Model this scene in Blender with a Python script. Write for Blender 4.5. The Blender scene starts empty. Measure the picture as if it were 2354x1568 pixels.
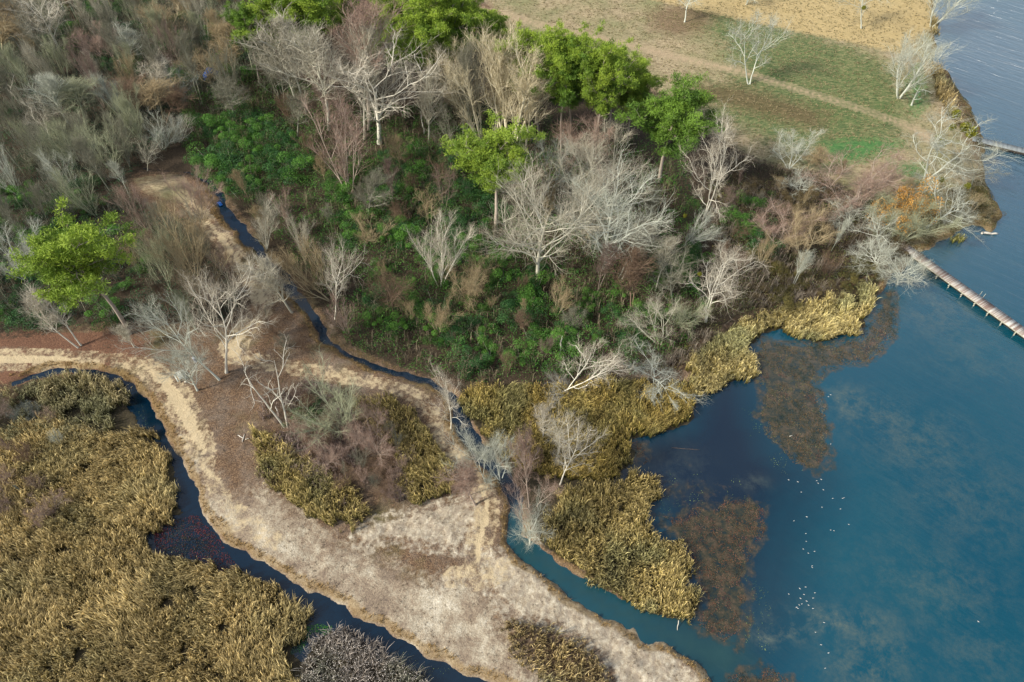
import bpy, math, random
import numpy as np
from mathutils import Vector
rng = np.random.default_rng(7)
random.seed(7)
SC = bpy.context.scene
COL = SC.collection
R = math.radians

# ------------------------------------------------------------------ camera, world, sun, exposure
CAM_H, DEP = 100.0, R(51.0)
cam = bpy.data.cameras.new('camera'); cam.lens = 24; cam.sensor_width = 36; cam.clip_end = 6000; cam.clip_start = 1
co = bpy.data.objects.new('camera', cam); COL.objects.link(co)
co.location = (0, 0, CAM_H); co.rotation_euler = (R(90) - DEP, 0, 0)
SC.camera = co

SUN_EL, SUN_AZ = R(38), R(-112)      # azimuth: clockwise from +Y; negative = from the left
w = bpy.data.worlds.new("World"); SC.world = w; w.use_nodes = True
nt = w.node_tree
sky = nt.nodes.new('ShaderNodeTexSky'); sky.sky_type = 'NISHITA'; sky.sun_disc = False
sky.sun_elevation = SUN_EL; sky.sun_rotation = SUN_AZ; sky.air_density = 1.0; sky.dust_density = 3.0; sky.ozone_density = 1.0
bg = nt.nodes['Background']; bg.inputs['Strength'].default_value = 0.12
ctc = nt.nodes.new('ShaderNodeTexCoord'); cmp_ = nt.nodes.new('ShaderNodeMapping'); cmp_.inputs['Scale'].default_value = (1, 1, 2.2); nt.links.new(ctc.outputs['Generated'], cmp_.inputs[0])
cn = nt.nodes.new('ShaderNodeTexNoise'); cn.inputs['Scale'].default_value = 2.6; cn.inputs['Detail'].default_value = 8; cn.inputs['Roughness'].default_value = .6; nt.links.new(cmp_.outputs[0], cn.inputs['Vector'])
cr = nt.nodes.new('ShaderNodeValToRGB'); cr.color_ramp.elements[0].position = .40; cr.color_ramp.elements[1].position = .62; nt.links.new(cn.outputs['Fac'], cr.inputs[0])
cr.color_ramp.elements[0].color = (.25, .25, .25, 1); cr.color_ramp.elements[1].color = (.9, .9, .9, 1)
cx = nt.nodes.new('ShaderNodeMix'); cx.data_type = 'RGBA'; cx.inputs[7].default_value = (4.3, 4.7, 5.2, 1)      # thin bright cloud
nt.links.new(cr.outputs[0], cx.inputs[0]); nt.links.new(sky.outputs[0], cx.inputs[6]); nt.links.new(cx.outputs[2], bg.inputs['Color'])
sl = bpy.data.lights.new('sun', 'SUN'); sl.energy = 4.2; sl.angle = R(6); sl.color = (1, 0.93, 0.8)
so = bpy.data.objects.new('sun', sl); COL.objects.link(so)
sd = Vector((math.sin(SUN_AZ) * math.cos(SUN_EL), math.cos(SUN_AZ) * math.cos(SUN_EL), math.sin(SUN_EL)))
so.rotation_euler = (-sd).to_track_quat('-Z', 'Y').to_euler(); so.location = (0, 0, 60)
SC.view_settings.view_transform = 'Standard'; SC.view_settings.look = 'None'
SC.view_settings.exposure = 0.55; SC.view_settings.gamma = 1.0

# ------------------------------------------------------------------ photo coordinates (2353 x 1568) to the ground and back
F = 24 / 36 * 2353.0
cs, sn = math.cos(DEP), math.sin(DEP)
def G(u, v, z=0.5):
    x = (u - 1176.5) / F; y = (784 - v) / F
    dx, dy, dz = x, cs + y * sn, -sn + y * cs
    t = (z - CAM_H) / dz
    return np.array([dx * t, dy * t])
def P(p):
    x, y, z = p[0], p[1], p[2] - CAM_H
    d = y * cs - z * sn
    return np.array([1176.5 + F * x / d, 784 - F * (y * sn + z * cs) / d]), F / d
def poly(pts, z=0.5): return np.array([G(u, v, z) for u, v in pts])

# ------------------------------------------------------------------ numpy helpers
def hash2(ix, iy, s):
    h = (ix.astype(np.int64) * 374761393 + iy.astype(np.int64) * 668265263 + s * 982451653) & 0x7fffffff
    h = ((h ^ (h >> 13)) * 1274126177) & 0x7fffffff
    return ((h ^ (h >> 16)) & 0xffff) / 65535.0
def vnoise(x, y, sc, s=0, oct=3):
    out = 0; a = 1; tot = 0
    x = np.asarray(x) / sc; y = np.asarray(y) / sc
    for o in range(oct):
        ix = np.floor(x); iy = np.floor(y); fx = x - ix; fy = y - iy
        fx = fx * fx * (3 - 2 * fx); fy = fy * fy * (3 - 2 * fy)
        v = (hash2(ix, iy, s) * (1 - fx) + hash2(ix + 1, iy, s) * fx) * (1 - fy) + (hash2(ix, iy + 1, s) * (1 - fx) + hash2(ix + 1, iy + 1, s) * fx) * fy
        out = out + a * v; tot += a; a *= 0.5; x = x * 2.03 + 17.1; y = y * 2.03 + 9.2; s += 11
    return out / tot
def inside(px, py, pg):
    r = np.zeros(px.shape, bool); n = len(pg); j = n - 1
    for i in range(n):
        xi, yi = pg[i]; xj, yj = pg[j]
        if yi != yj:
            c = ((yi > py) != (yj > py)) & (px < (xj - xi) * (py - yi) / (yj - yi) + xi)
            r ^= c
        j = i
    return r
def segdist(px, py, a, b):
    ab = b - a; L = max(ab @ ab, 1e-9)
    t = np.clip(((px - a[0]) * ab[0] + (py - a[1]) * ab[1]) / L, 0, 1)
    return np.hypot(px - a[0] - t * ab[0], py - a[1] - t * ab[1]), t
def sdf(px, py, pg, margin=6.0):
    """signed distance, positive inside, clamped at -margin far away"""
    out = np.full(px.shape, -margin)
    lo = pg.min(0) - margin; hi = pg.max(0) + margin
    m = (px > lo[0]) & (px < hi[0]) & (py > lo[1]) & (py < hi[1])
    if not m.any(): return out
    x = px[m]; y = py[m]; d = np.full(x.shape, 1e9)
    for i in range(len(pg)):
        d = np.minimum(d, segdist(x, y, pg[i], pg[(i + 1) % len(pg)])[0])
    out[m] = np.where(inside(x, y, pg), d, np.maximum(-d, -margin))
    return out
def ribbon(px, py, line, margin=6.0):
    """line: [(u,v,width px)], positive inside"""
    pts = [G(u, v, 0.3) for u, v, w_ in line]
    hw = [w_ * 0.5 / P((p[0], p[1], 0.3))[1] for (u, v, w_), p in zip(line, pts)]
    out = np.full(px.shape, -margin)
    for i in range(len(pts) - 1):
        lo = np.minimum(pts[i], pts[i + 1]) - margin - 6; hi = np.maximum(pts[i], pts[i + 1]) + margin + 6
        m = (px > lo[0]) & (px < hi[0]) & (py > lo[1]) & (py < hi[1])
        if not m.any(): continue
        d, t = segdist(px[m], py[m], pts[i], pts[i + 1])
        out[m] = np.maximum(out[m], np.maximum(hw[i] * (1 - t) + hw[i + 1] * t - d, -margin))
    return out
def mesh_np(name, verts, faces, cols=None, smooth=False, mats=(), fmat=None):
    """faces: int array (N,3) or (N,4)"""
    me = bpy.data.meshes.new(name)
    verts = np.asarray(verts, np.float32); faces = np.asarray(faces, np.int32)
    k = faces.shape[1]; n = len(faces)
    me.vertices.add(len(verts)); me.vertices.foreach_set('co', verts.ravel())
    me.loops.add(n * k); me.loops.foreach_set('vertex_index', faces.ravel())
    me.polygons.add(n); me.polygons.foreach_set('loop_start', np.arange(0, n * k, k, dtype=np.int32))
    me.polygons.foreach_set('loop_total', np.full(n, k, np.int32))
    if smooth: me.polygons.foreach_set('use_smooth', np.ones(n, bool))
    if fmat is not None: me.polygons.foreach_set('material_index', np.asarray(fmat, np.int32))
    for m in mats: me.materials.append(m)
    me.update(calc_edges=True)
    if cols is not None:
        a = me.color_attributes.new('Col', 'FLOAT_COLOR', 'POINT')
        c = np.ones((len(verts), 4), np.float32); c[:, :3] = cols
        a.data.foreach_set('color', c.ravel())
    return me
def obj(name, me, parent=None, color=None):
    o = bpy.data.objects.new(name, me); COL.objects.link(o)
    if parent is not None: o.parent = parent
    if color is not None: o.color = (*color, 1)
    return o
def tag(o, label, cat=None, group=None, kind=None):
    o['label'] = label
    if cat: o['category'] = cat
    if group: o['group'] = group
    if kind: o['kind'] = kind
    return o

# ------------------------------------------------------------------ materials
def newmat(name, rough=0.9, spec=0.2):
    m = bpy.data.materials.new(name); m.use_nodes = True
    n = m.node_tree; b = n.nodes['Principled BSDF']
    b.inputs['Roughness'].default_value = rough; b.inputs['Specular IOR Level'].default_value = spec
    return m, n, b
class NB:
    def __init__(s, n): s.n = n; s.tc = n.nodes.new('ShaderNodeTexCoord')
    def noise(s, scale, det=4, rough=0.6, vec=None, dist=0):
        q = s.n.nodes.new('ShaderNodeTexNoise'); q.inputs['Scale'].default_value = scale; q.inputs['Detail'].default_value = det
        q.inputs['Roughness'].default_value = rough; q.inputs['Distortion'].default_value = dist
        s.n.links.new(vec or s.tc.outputs['Object'], q.inputs['Vector']); return q.outputs['Fac']
    def mapping(s, scale=(1, 1, 1), rot=(0, 0, 0)):
        q = s.n.nodes.new('ShaderNodeMapping'); q.inputs['Scale'].default_value = scale; q.inputs['Rotation'].default_value = rot
        s.n.links.new(s.tc.outputs['Object'], q.inputs['Vector']); return q.outputs[0]
    def math(s, op, a, b=None, clamp=False, c=None):
        q = s.n.nodes.new('ShaderNodeMath'); q.operation = op; q.use_clamp = clamp
        for i, v in enumerate((a, b, c)):
            if v is None: continue
            if isinstance(v, (int, float)): q.inputs[i].default_value = v
            else: s.n.links.new(v, q.inputs[i])
        return q.outputs[0]
    def ramp(s, fac, stops):
        q = s.n.nodes.new('ShaderNodeValToRGB'); e = q.color_ramp.elements
        while len(e) < len(stops): e.new(0.5)
        for el, (p, c) in zip(e, stops): el.position = p; el.color = (*c, 1) if len(c) == 3 else c
        s.n.links.new(fac, q.inputs[0]); return q.outputs[0]
    def mix(s, fac, a, b, mode='MIX'):
        q = s.n.nodes.new('ShaderNodeMix'); q.data_type = 'RGBA'; q.blend_type = mode
        for sock, v in ((q.inputs[0], fac), (q.inputs[6], a), (q.inputs[7], b)):
            if isinstance(v, (int, float)): sock.default_value = v
            elif isinstance(v, tuple): sock.default_value = (*v, 1)
            else: s.n.links.new(v, sock)
        return q.outputs[2]
    def attr(s, name, typ='GEOMETRY'):
        q = s.n.nodes.new('ShaderNodeAttribute'); q.attribute_name = name; q.attribute_type = typ; return q
    def bump(s, h, dist, strength=1.0):
        q = s.n.nodes.new('ShaderNodeBump'); q.inputs['Distance'].default_value = dist; q.inputs['Strength'].default_value = strength
        s.n.links.new(h, q.inputs['Height']); return q.outputs[0]

def vc_mat(name, rough=0.8, spec=0.15, trans=0.0, var=0.25):
    m, n, b = newmat(name, rough, spec); k = NB(n)
    c = k.attr('Col').outputs['Color']
    f = k.math('MULTIPLY_ADD', k.noise(1.5, 3), var * 2, c=1 - var)
    hs = n.nodes.new('ShaderNodeHueSaturation'); n.links.new(c, hs.inputs['Color']); n.links.new(f, hs.inputs['Value'])
    n.links.new(hs.outputs[0], b.inputs['Base Color'])
    if trans > 0:
        t = n.nodes.new('ShaderNodeBsdfTranslucent'); n.links.new(hs.outputs[0], t.inputs['Color'])
        ms = n.nodes.new('ShaderNodeMixShader'); ms.inputs[0].default_value = trans
        n.links.new(b.outputs[0], ms.inputs[1]); n.links.new(t.outputs[0], ms.inputs[2])
        n.links.new(ms.outputs[0], n.nodes['Material Output'].inputs['Surface'])
    return m
def objcol_mat(name, rough=0.85, spec=0.15, scale=3.0, var=0.35):
    m, n, b = newmat(name, rough, spec); k = NB(n)
    oi = n.nodes.new('ShaderNodeObjectInfo')
    f = k.math('MULTIPLY_ADD', k.noise(scale, 5, 0.7), var * 2, c=1 - var)
    r = k.math('MULTIPLY_ADD', oi.outputs['Random'], 0.2, c=0.9)
    f = k.math('MULTIPLY', f, r)
    hs = n.nodes.new('ShaderNodeHueSaturation'); n.links.new(oi.outputs['Color'], hs.inputs['Color']); n.links.new(f, hs.inputs['Value'])
    n.links.new(hs.outputs[0], b.inputs['Base Color'])
    return m
M_BARK = objcol_mat('bark', scale=2.2, var=0.3)
M_TWIG = objcol_mat('twigs', scale=0.5, var=0.2)
M_LEAF = vc_mat('leaves', 0.55, 0.3, 0.25, 0.2)
M_REED = vc_mat('reeds', 0.7, 0.2, 0.2, 0.25)
M_WEED = vc_mat('water_weed', 0.7, 0.3, 0.0, 0.3)
M_PINE = vc_mat('needles', 0.6, 0.25, 0.15, 0.2)

# ------------------------------------------------------------------ shorelines traced on the ground
LAKE = [(2143, -40), (2150, 70), (2146, 150), (2180, 170), (2212, 222), (2238, 270), (2262, 322), (2262, 370), (2258, 410), (2268, 440),
        (2292, 472), (2298, 497), (2292, 522), (2280, 536), (2250, 520), (2215, 520), (2190, 545), (2150, 567), (2110, 580), (2085, 605), (2040, 650),
        (2015, 700), (2000, 725), (1968, 768), (1900, 778), (1830, 778), (1795, 750), (1745, 768), (1722, 800), (1735, 855), (1700, 872),
        (1640, 897), (1597, 907), (1592, 955), (1550, 987), (1500, 1002), (1450, 1012), (1455, 1045), (1440, 1078), (1415, 1100), (1400, 1120), (1430, 1115), (1450, 1075),
        (1505, 1100), (1512, 1140), (1485, 1175), (1500, 1215), (1530, 1262), (1550, 1235), (1575, 1290), (1590, 1330), (1560, 1330), (1590, 1350),
        (1612, 1352), (1607, 1400), (1562, 1428), (1600, 1470), (1600, 1505), (1618, 1545), (1640, 1590), (1665, 1700)]
lake = np.vstack([poly(LAKE, 0), [[160, -60], [700, -60], [1500, 400], [1500, 1500], [400, 900]]])
CR_MID = [(1660, 1510, 110), (1560, 1468, 62), (1480, 1432, 55), (1400, 1392, 55), (1330, 1348, 55), (1270, 1305, 52), (1215, 1268, 55), (1185, 1235, 40), (1183, 1200, 34), (1190, 1150, 34), (1172, 1115, 36), (1130, 1070, 30), (1095, 1020, 34), (1063, 984, 38), (1050, 934, 34), (1038, 909, 16), (988, 882, 17), (925, 857, 20), (875, 844, 17), (825, 822, 13), (780, 800, 12), (745, 775, 17), (725, 745, 24), (700, 695, 24), (660, 645, 24), (610, 595, 22), (580, 560, 26), (555, 530, 27), (530, 500, 24), (508, 465, 18), (490, 432, 13), (478, 412, 9), (430, 396, 4), (330, 388, 4)]
CR_LEFT = [(30, 880, 10), (65, 866, 11), (100, 856, 15), (160, 850, 15), (215, 852, 18), (262, 868, 24), (298, 895, 33), (325, 940, 40), (350, 972, 31), (375, 1000, 25), (392, 1030, 20),
           (408, 1070, 23), (422, 1110, 27), (432, 1150, 37), (450, 1200, 51), (500, 1255, 52), (570, 1298, 34), (620, 1325, 34), (680, 1360, 42), (740, 1400, 56), (800, 1435, 51), (860, 1470, 51),
           (920, 1500, 46), (980, 1530, 46), (1050, 1565, 51), (1130, 1610, 59), (1300, 1700, 76)]
POOLS = [[(335, 1225), (360, 1205), (430, 1175), (500, 1240), (560, 1290), (520, 1312), (430, 1292), (360, 1268)], [(660, 1490), (705, 1440), (760, 1420), (760, 1455), (715, 1475), (690, 1515)],
         [(1400, 1120), (1440, 1075), (1440, 1120), (1380, 1150)]]
MARSH = [[(0, 870), (200, 858), (300, 885), (420, 1100), (440, 1180), (560, 1300), (720, 1400), (1100, 1600), (1100, 1800), (-700, 1800), (-700, 870)],
         [(1050, 880), (1400, 862), (1600, 880), (1600, 800), (1700, 740), (1950, 660), (2020, 640), (2010, 720), (1960, 790), (1600, 960), (1450, 1100), (1520, 1100), (1640, 1380), (1560, 1440), (1250, 1260), (1180, 1100), (1080, 960)]]
def grid1(segs):
    out = [segs[0][0]]
    for a, b, s in segs:
        n = int(round((b - a) / s)); out += list(a + (b - a) * np.arange(1, n + 1) / n)
    return np.array(out)
xs = grid1([(-2400, -400, 200), (-400, -190, 10), (-190, -110, 1.0), (-110, 120, 0.5), (120, 190, 1.0), (190, 400, 10), (400, 2400, 200)])
ys = grid1([(-400, -60, 20), (-60, 0, 2), (0, 150, 0.5), (150, 260, 0.9), (260, 460, 8), (460, 3000, 120)])
GX, GY = np.meshgrid(xs, ys)
gx = GX.ravel(); gy = GY.ravel()
wx = gx + (vnoise(gx, gy, 3.0, 5) - 0.5) * 2.2; wy = gy + (vnoise(gx, gy, 3.0, 9) - 0.5) * 2.2   # ragged edges
def waterfield(x, y):
    w_ = sdf(x, y, lake, 8.0)
    w_ = np.maximum(w_, ribbon(x, y, CR_MID)); w_ = np.maximum(w_, ribbon(x, y, CR_LEFT))
    for p in POOLS: w_ = np.maximum(w_, sdf(x, y, poly(p, 0.1)))
    return w_
W = waterfield(wx, wy)
marsh = np.maximum(sdf(gx, gy, poly(MARSH[0], 0.1)), sdf(gx, gy, poly(MARSH[1], 0.1)))
mk = np.clip(marsh / 1.5 + 0.5, 0, 1)
land = (0.75 * (1 - mk) + 0.12 * mk) + (vnoise(gx, gy, 9, 3) - 0.5) * 0.5 * (1 - mk) + (vnoise(gx, gy, 1.6, 4) - 0.5) * 0.22 * (1 - 0.6 * mk)
t = np.clip(-W / (1.3 * (1 - mk) + 0.6 * mk), -1, 1)
GZ = np.where(t > 0, land * np.clip(t, 0, 1) ** 0.6, t * 1.2)
GZ = np.where(gy > 0, GZ, GZ)
GZg = GZ.reshape(GX.shape); Wg = W.reshape(GX.shape)
def bil(arr, x, y):
    i = np.clip(np.searchsorted(xs, x) - 1, 0, len(xs) - 2); j = np.clip(np.searchsorted(ys, y) - 1, 0, len(ys) - 2)
    fx = (x - xs[i]) / (xs[i + 1] - xs[i]); fy = (y - ys[j]) / (ys[j + 1] - ys[j])
    return (arr[j, i] * (1 - fx) + arr[j, i + 1] * fx) * (1 - fy) + (arr[j + 1, i] * (1 - fx) + arr[j + 1, i + 1] * fx) * fy
def hgt(x, y): return bil(GZg, x, y)
def wat(x, y): return bil(Wg, x, y)

# ------------------------------------------------------------------ ground cover masks
def soft(d, w_): return np.clip(d / w_ + 0.5, 0, 1)
def pmask(pls, w_=4.0, z=0.6):
    o = np.zeros(gx.shape)
    for p in pls: o = np.maximum(o, soft(sdf(gx, gy, poly(p, z), w_), w_))
    return o
FOREST = [(-600, -700), (-300, -60), (1060, -60), (1100, 40), (1200, 90), (1480, 190), (1590, 290), (1740, 370), (1880, 400), (2060, 500), (2070, 590), (2000, 640), (1850, 690), (1700, 735), (1620, 790),
          (1560, 850), (1400, 872), (1250, 885), (1060, 885), (990, 875), (900, 848), (800, 800), (745, 745), (720, 690), (640, 610), (560, 510), (500, 430), (430, 400), (330, 395), (290, 420), (340, 500),
          (430, 510), (480, 560), (540, 640), (570, 700), (520, 750), (300, 745), (100, 762), (0, 775), (-300, 780), (-900, 700)]
forest = poly([(max(u, -1500), v) for u, v in FOREST[1:]], 0.6)
forest = np.vstack([forest, [[-420, 60], [-420, 420], [-20, 420]]])
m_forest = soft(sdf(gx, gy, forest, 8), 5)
SAND_L = [[(-60, 835, 46), (0, 832, 46), (100, 830, 42), (200, 828, 28), (290, 832, 18), (340, 850, 30), (380, 880, 44), (410, 925, 50), (440, 975, 48), (460, 1020, 42), (478, 1065, 22)],
          [(400, 430, 14), (440, 470, 18), (490, 525, 24), (530, 575, 32), (565, 625, 24), (600, 680, 32), (608, 715, 26), (560, 765, 34), (540, 800, 50), (545, 820, 36)], [(555, 822, 20), (600, 835, 20), (640, 842, 17), (690, 852, 17), (740, 860, 21), (790, 868, 20), (850, 880, 14), (900, 890, 15), (960, 915, 17), (985, 940, 18), (1000, 965, 26), (1020, 1010, 24), (1050, 1050, 24), (1075, 1080, 26), (1110, 1130, 32), (1120, 1170, 36), (1115, 1200, 40), (1100, 1245, 40), (1098, 1290, 40)],
          [(530, 1200, 10), (590, 1225, 22), (640, 1250, 16)], [(480, 1090, 8), (500, 1130, 14), (540, 1180, 18), (600, 1215, 14)], [(1040, 1330, 20), (1110, 1330, 34), (1160, 1310, 30)]]
m_sand = np.zeros(gx.shape)
for l in SAND_L: m_sand = np.maximum(m_sand, soft(ribbon(gx, gy, l, 3), 2.4))
m_grey = pmask([[(415, 1010), (450, 1070), (520, 1140), (600, 1130), (700, 1190), (760, 1250), (880, 1290), (960, 1340), (1080, 1330), (1150, 1390), (1150, 1450), (1180, 1500), (1260, 1590), (1150, 1600), (1000, 1530), (880, 1470), (700, 1360), (560, 1275), (480, 1210), (445, 1150)]], 5)
m_soil = pmask([[(1100, 1270), (1180, 1265), (1230, 1290), (1300, 1350), (1450, 1450), (1560, 1500), (1620, 1560), (1640, 1620), (1420, 1620), (1390, 1520), (1300, 1450), (1180, 1415), (1130, 1370)],
                [(820, 1215), (900, 1185), (1000, 1160), (1090, 1140), (1100, 1200), (1060, 1270), (980, 1260), (900, 1240), (850, 1262), (820, 1250)]], 4)
m_red = pmask([[(-100, 755), (100, 755), (260, 760), (345, 780), (330, 835), (200, 815), (0, 805), (-100, 805)], [(-60, 860), (60, 840), (250, 842), (240, 852), (60, 868), (0, 890)]], 3)
m_meadow = pmask([[(315, 415), (410, 405), (445, 440), (430, 462), (350, 445)], [(1040, -80), (2150, -80), (2160, 160), (2200, 270), (2270, 420), (2300, 520), (2230, 530), (2100, 590), (2040, 520), (1880, 410), (1740, 375), (1590, 295), (1480, 195), (1200, 90)]], 5)
m_green = pmask([[(1600, 18), (1750, 50), (1950, 105), (2050, 150), (2085, 240), (2080, 320), (1990, 365), (1900, 385), (1760, 330), (1620, 250), (1580, 190), (1660, 190), (1700, 150), (1640, 90)], [(1090, 20), (1150, 60), (1230, 80), (1200, 95), (1100, 60)]], 9)
m_lush = pmask([[(1890, 375), (1900, 330), (1960, 320), (2070, 325), (2060, 345), (1980, 372)], [(2040, 370), (2120, 380), (2110, 420), (2050, 400)], [(2085, 190), (2110, 150), (2130, 240), (2100, 270)]], 5)
m_gold = pmask([[(1440, -60), (1500, 2), (1700, 45), (1950, 98), (2060, 122), (2100, 90), (2145, 60), (2145, -60)]], 3)
m_umber = pmask([[(1490, 30), (1560, 5), (1650, 30), (1620, 70), (1560, 85), (1500, 70)], [(1590, 195), (1700, 200), (1900, 260), (1880, 300), (1720, 260), (1600, 225)], [(2150, 150), (2180, 175), (2240, 280), (2255, 340), (2225, 330), (2185, 240)]], 6)
m_track = soft(ribbon(gx, gy, [(1050, 5, 14), (1100, 22, 16), (1300, 76, 18), (1500, 122, 22), (1700, 168, 22), (1850, 215, 20), (2000, 262, 18), (2080, 292, 22), (2130, 320, 30)], 3), 2.5)
m_bank = np.clip(1 - np.abs(-W - 0.7) / 1.1, 0, 1) * (1 - mk) * (1 - m_forest)

ruts = np.sin((gx * .62 + gy * .78) * 3.1 + vnoise(gx, gy, 6, 77) * 9)
GZ = GZ + np.clip(-W, 0, 1) * ((m_soil * ((vnoise(gx, gy, 1.5, 71, 4) - .5) * .9 + ruts * .05)) + m_grey * (vnoise(gx, gy, 3.0, 72, 4) - .5) * .35 + np.clip(m_sand, 0, 1) * -.08)
GZg = GZ.reshape(GX.shape)
me = mesh_np('ground', np.stack([gx, gy, GZ], 1), (lambda nx, ny: (lambda a: np.stack([a, a + 1, a + nx + 1, a + nx], -1).reshape(-1, 4))((np.arange(ny - 1)[:, None] * nx + np.arange(nx - 1)[None, :]).astype(np.int32)))(len(xs), len(ys)), smooth=True)
for nm, arr in (('m_forest', m_forest), ('m_sand', m_sand), ('m_grey', m_grey), ('m_soil', m_soil), ('m_red', m_red), ('m_meadow', m_meadow), ('m_green', m_green), ('m_lush', m_lush), ('m_gold', m_gold), ('m_umber', m_umber), ('m_track', m_track), ('m_bank', m_bank), ('m_marsh', mk)):
    a = me.attributes.new(nm, 'FLOAT', 'POINT'); a.data.foreach_set('value', arr.astype(np.float32))
m, n, b = newmat('ground', 0.95, 0.1); k = NB(n)
nA = k.noise(0.25, 8, 0.65); nB = k.noise(1.1, 8, 0.7); nC = k.noise(5.0, 6, 0.75); nD = k.noise(0.08, 5, 0.6)
def fac(name, amp=1.0, sharp=5.0, nz=None, off=0.0):
    a = k.attr(name).outputs['Fac']
    q = k.math('MULTIPLY_ADD', k.math('SUBTRACT', nz or nB, 0.5), amp, c=k.math('ADD', a, off))
    q = k.math('MULTIPLY_ADD', k.math('SUBTRACT', q, 0.5), sharp, c=0.5, clamp=True)
    return k.math('MULTIPLY', q, k.math('GREATER_THAN', a, 0.01))
c = k.ramp(nC, [(0.34, (0.03, 0.02, 0.017)), (0.47, (0.12, 0.072, 0.042)), (0.56, (0.21, 0.135, 0.08)), (0.68, (0.38, 0.28, 0.185))])                     # leaf litter
c = k.mix(k.math('MULTIPLY_ADD', nA, 3.0, c=-1.3, clamp=True), c, k.ramp(nC, [(0.3, (0.10, 0.08, 0.065)), (0.6, (0.27, 0.22, 0.175)), (0.75, (0.42, 0.36, 0.29))]))   # greyish litter
c = k.mix(k.math('MULTIPLY_ADD', nD, 5.0, c=-2.7, clamp=True), c, k.ramp(nC, [(0.3, (0.06, 0.06, 0.02)), (0.7, (0.16, 0.15, 0.06))]))
c = k.mix(fac('m_marsh'), c, k.ramp(nC, [(0.3, (0.02, 0.018, 0.012)), (0.7, (0.09, 0.075, 0.04))]))
c = k.mix(fac('m_red', 0.8), c, k.ramp(nC, [(0.3, (0.06, 0.025, 0.018)), (0.5, (0.16, 0.08, 0.048)), (0.7, (0.27, 0.155, 0.10))]))
nG = k.math('ADD', k.math('MULTIPLY', k.noise(.16, 12, .78, k.mapping((1, 1, 1), (0, 0, .6))), .8), k.math('MULTIPLY', nC, .2))
c = k.mix(fac('m_grey', 1.6, 2.2), c, k.ramp(nG, [(0.36, (0.13, 0.10, 0.085)), (0.46, (0.29, 0.225, 0.16)), (0.54, (0.46, 0.40, 0.30)), (0.64, (0.68, 0.625, 0.51))]))
grit = k.math('MULTIPLY_ADD', nC, 4.0, c=-1.35, clamp=True)
c = k.mix(k.math('MULTIPLY', k.math('SUBTRACT', 1.0, grit), 0.35), c, (0.10, 0.08, 0.07))
rt = n.nodes.new('ShaderNodeTexWave'); rt.inputs['Scale'].default_value = 0.22; rt.inputs['Distortion'].default_value = 16; rt.inputs['Detail'].default_value = 9; rt.inputs['Detail Scale'].default_value = 1.6; rt.inputs['Detail Roughness'].default_value = .7
n.links.new(k.mapping((1, 1, 1), (0, 0, 0.5)), rt.inputs['Vector'])
soil = k.ramp(nB, [(0.32, (0.19, 0.15, 0.10)), (0.44, (0.36, 0.30, 0.22)), (0.56, (0.48, 0.42, 0.32)), (0.70, (0.62, 0.57, 0.46))])
soil = k.mix(k.math('MULTIPLY', rt.outputs['Fac'], 0.6), soil, (0.24, 0.20, 0.16), 'MIX')
c = k.mix(fac('m_soil', 1.3, 3.5), c, soil)
c = k.mix(fac('m_sand', 1.8, 4, k.noise(0.6, 10, 0.8), -0.04), c, k.mix(nB, (0.40, 0.31, 0.185), (0.58, 0.48, 0.32)))
gr = k.noise(.8, 10, 0.82, k.mapping((1.0, 3.2, 1), (0, 0, 0.35)))
dry = k.ramp(gr, [(0.36, (0.13, 0.10, 0.06)), (0.5, (0.31, 0.25, 0.155)), (0.64, (0.50, 0.41, 0.27))])
dry = k.mix(k.math('MULTIPLY_ADD', nD, 4, c=-1.6, clamp=True), dry, k.ramp(gr, [(0.3, (0.10, 0.11, 0.05)), (0.55, (0.24, 0.23, 0.12)), (0.75, (0.38, 0.32, 0.19))]))
c = k.mix(fac('m_meadow', 0.5), c, dry)
grn = k.ramp(gr, [(0.36, (0.015, 0.045, 0.015)), (0.48, (0.05, 0.11, 0.035)), (0.55, (0.14, 0.16, 0.06)), (0.64, (0.34, 0.27, 0.15))])
c = k.mix(k.math('MULTIPLY', fac('m_green', 2.0, 1.6, k.noise(.5, 9, .75)), .8), c, grn)
c = k.mix(k.math('MULTIPLY', fac('m_umber', 2.0, 1.4, nB), 0.6), c, k.ramp(gr, [(0.3, (0.05, 0.03, 0.02)), (0.6, (0.16, 0.09, 0.055)), (0.75, (0.26, 0.16, 0.09))]))
c = k.mix(k.math('MULTIPLY', fac('m_lush', 1.0, 2.5), 0.8), c, k.ramp(gr, [(0.3, (0.03, 0.10, 0.035)), (0.7, (0.09, 0.24, 0.07))]))
c = k.mix(fac('m_gold', 0.3, 5), c, k.ramp(gr, [(0.3, (0.28, 0.21, 0.09)), (0.6, (0.46, 0.36, 0.19)), (0.75, (0.56, 0.47, 0.30))]))
c = k.mix(k.math('MULTIPLY', fac('m_track', 0.9, 2.5), 0.75), c, k.mix(nC, (0.30, 0.22, 0.14), (0.48, 0.37, 0.25)))
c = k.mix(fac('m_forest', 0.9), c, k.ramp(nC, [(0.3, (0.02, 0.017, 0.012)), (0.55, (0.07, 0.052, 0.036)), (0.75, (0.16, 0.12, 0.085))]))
c = k.mix(k.math('MULTIPLY', fac('m_bank', 1.2, 3), 0.6), c, k.ramp(nC, [(0.3, (0.10, 0.06, 0.02)), (0.7, (0.34, 0.24, 0.11))]))
n.links.new(c, b.inputs['Base Color'])
n.links.new(k.bump(k.math('ADD', nC, k.math('MULTIPLY', nB, 1.5)), 0.25, 0.8), b.inputs['Normal'])
me.materials.append(m)
g = obj('ground', me); g['kind'] = 'structure'; g['label'] = 'ground of sandy paths, leaf litter, dry meadow and banks'

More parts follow.
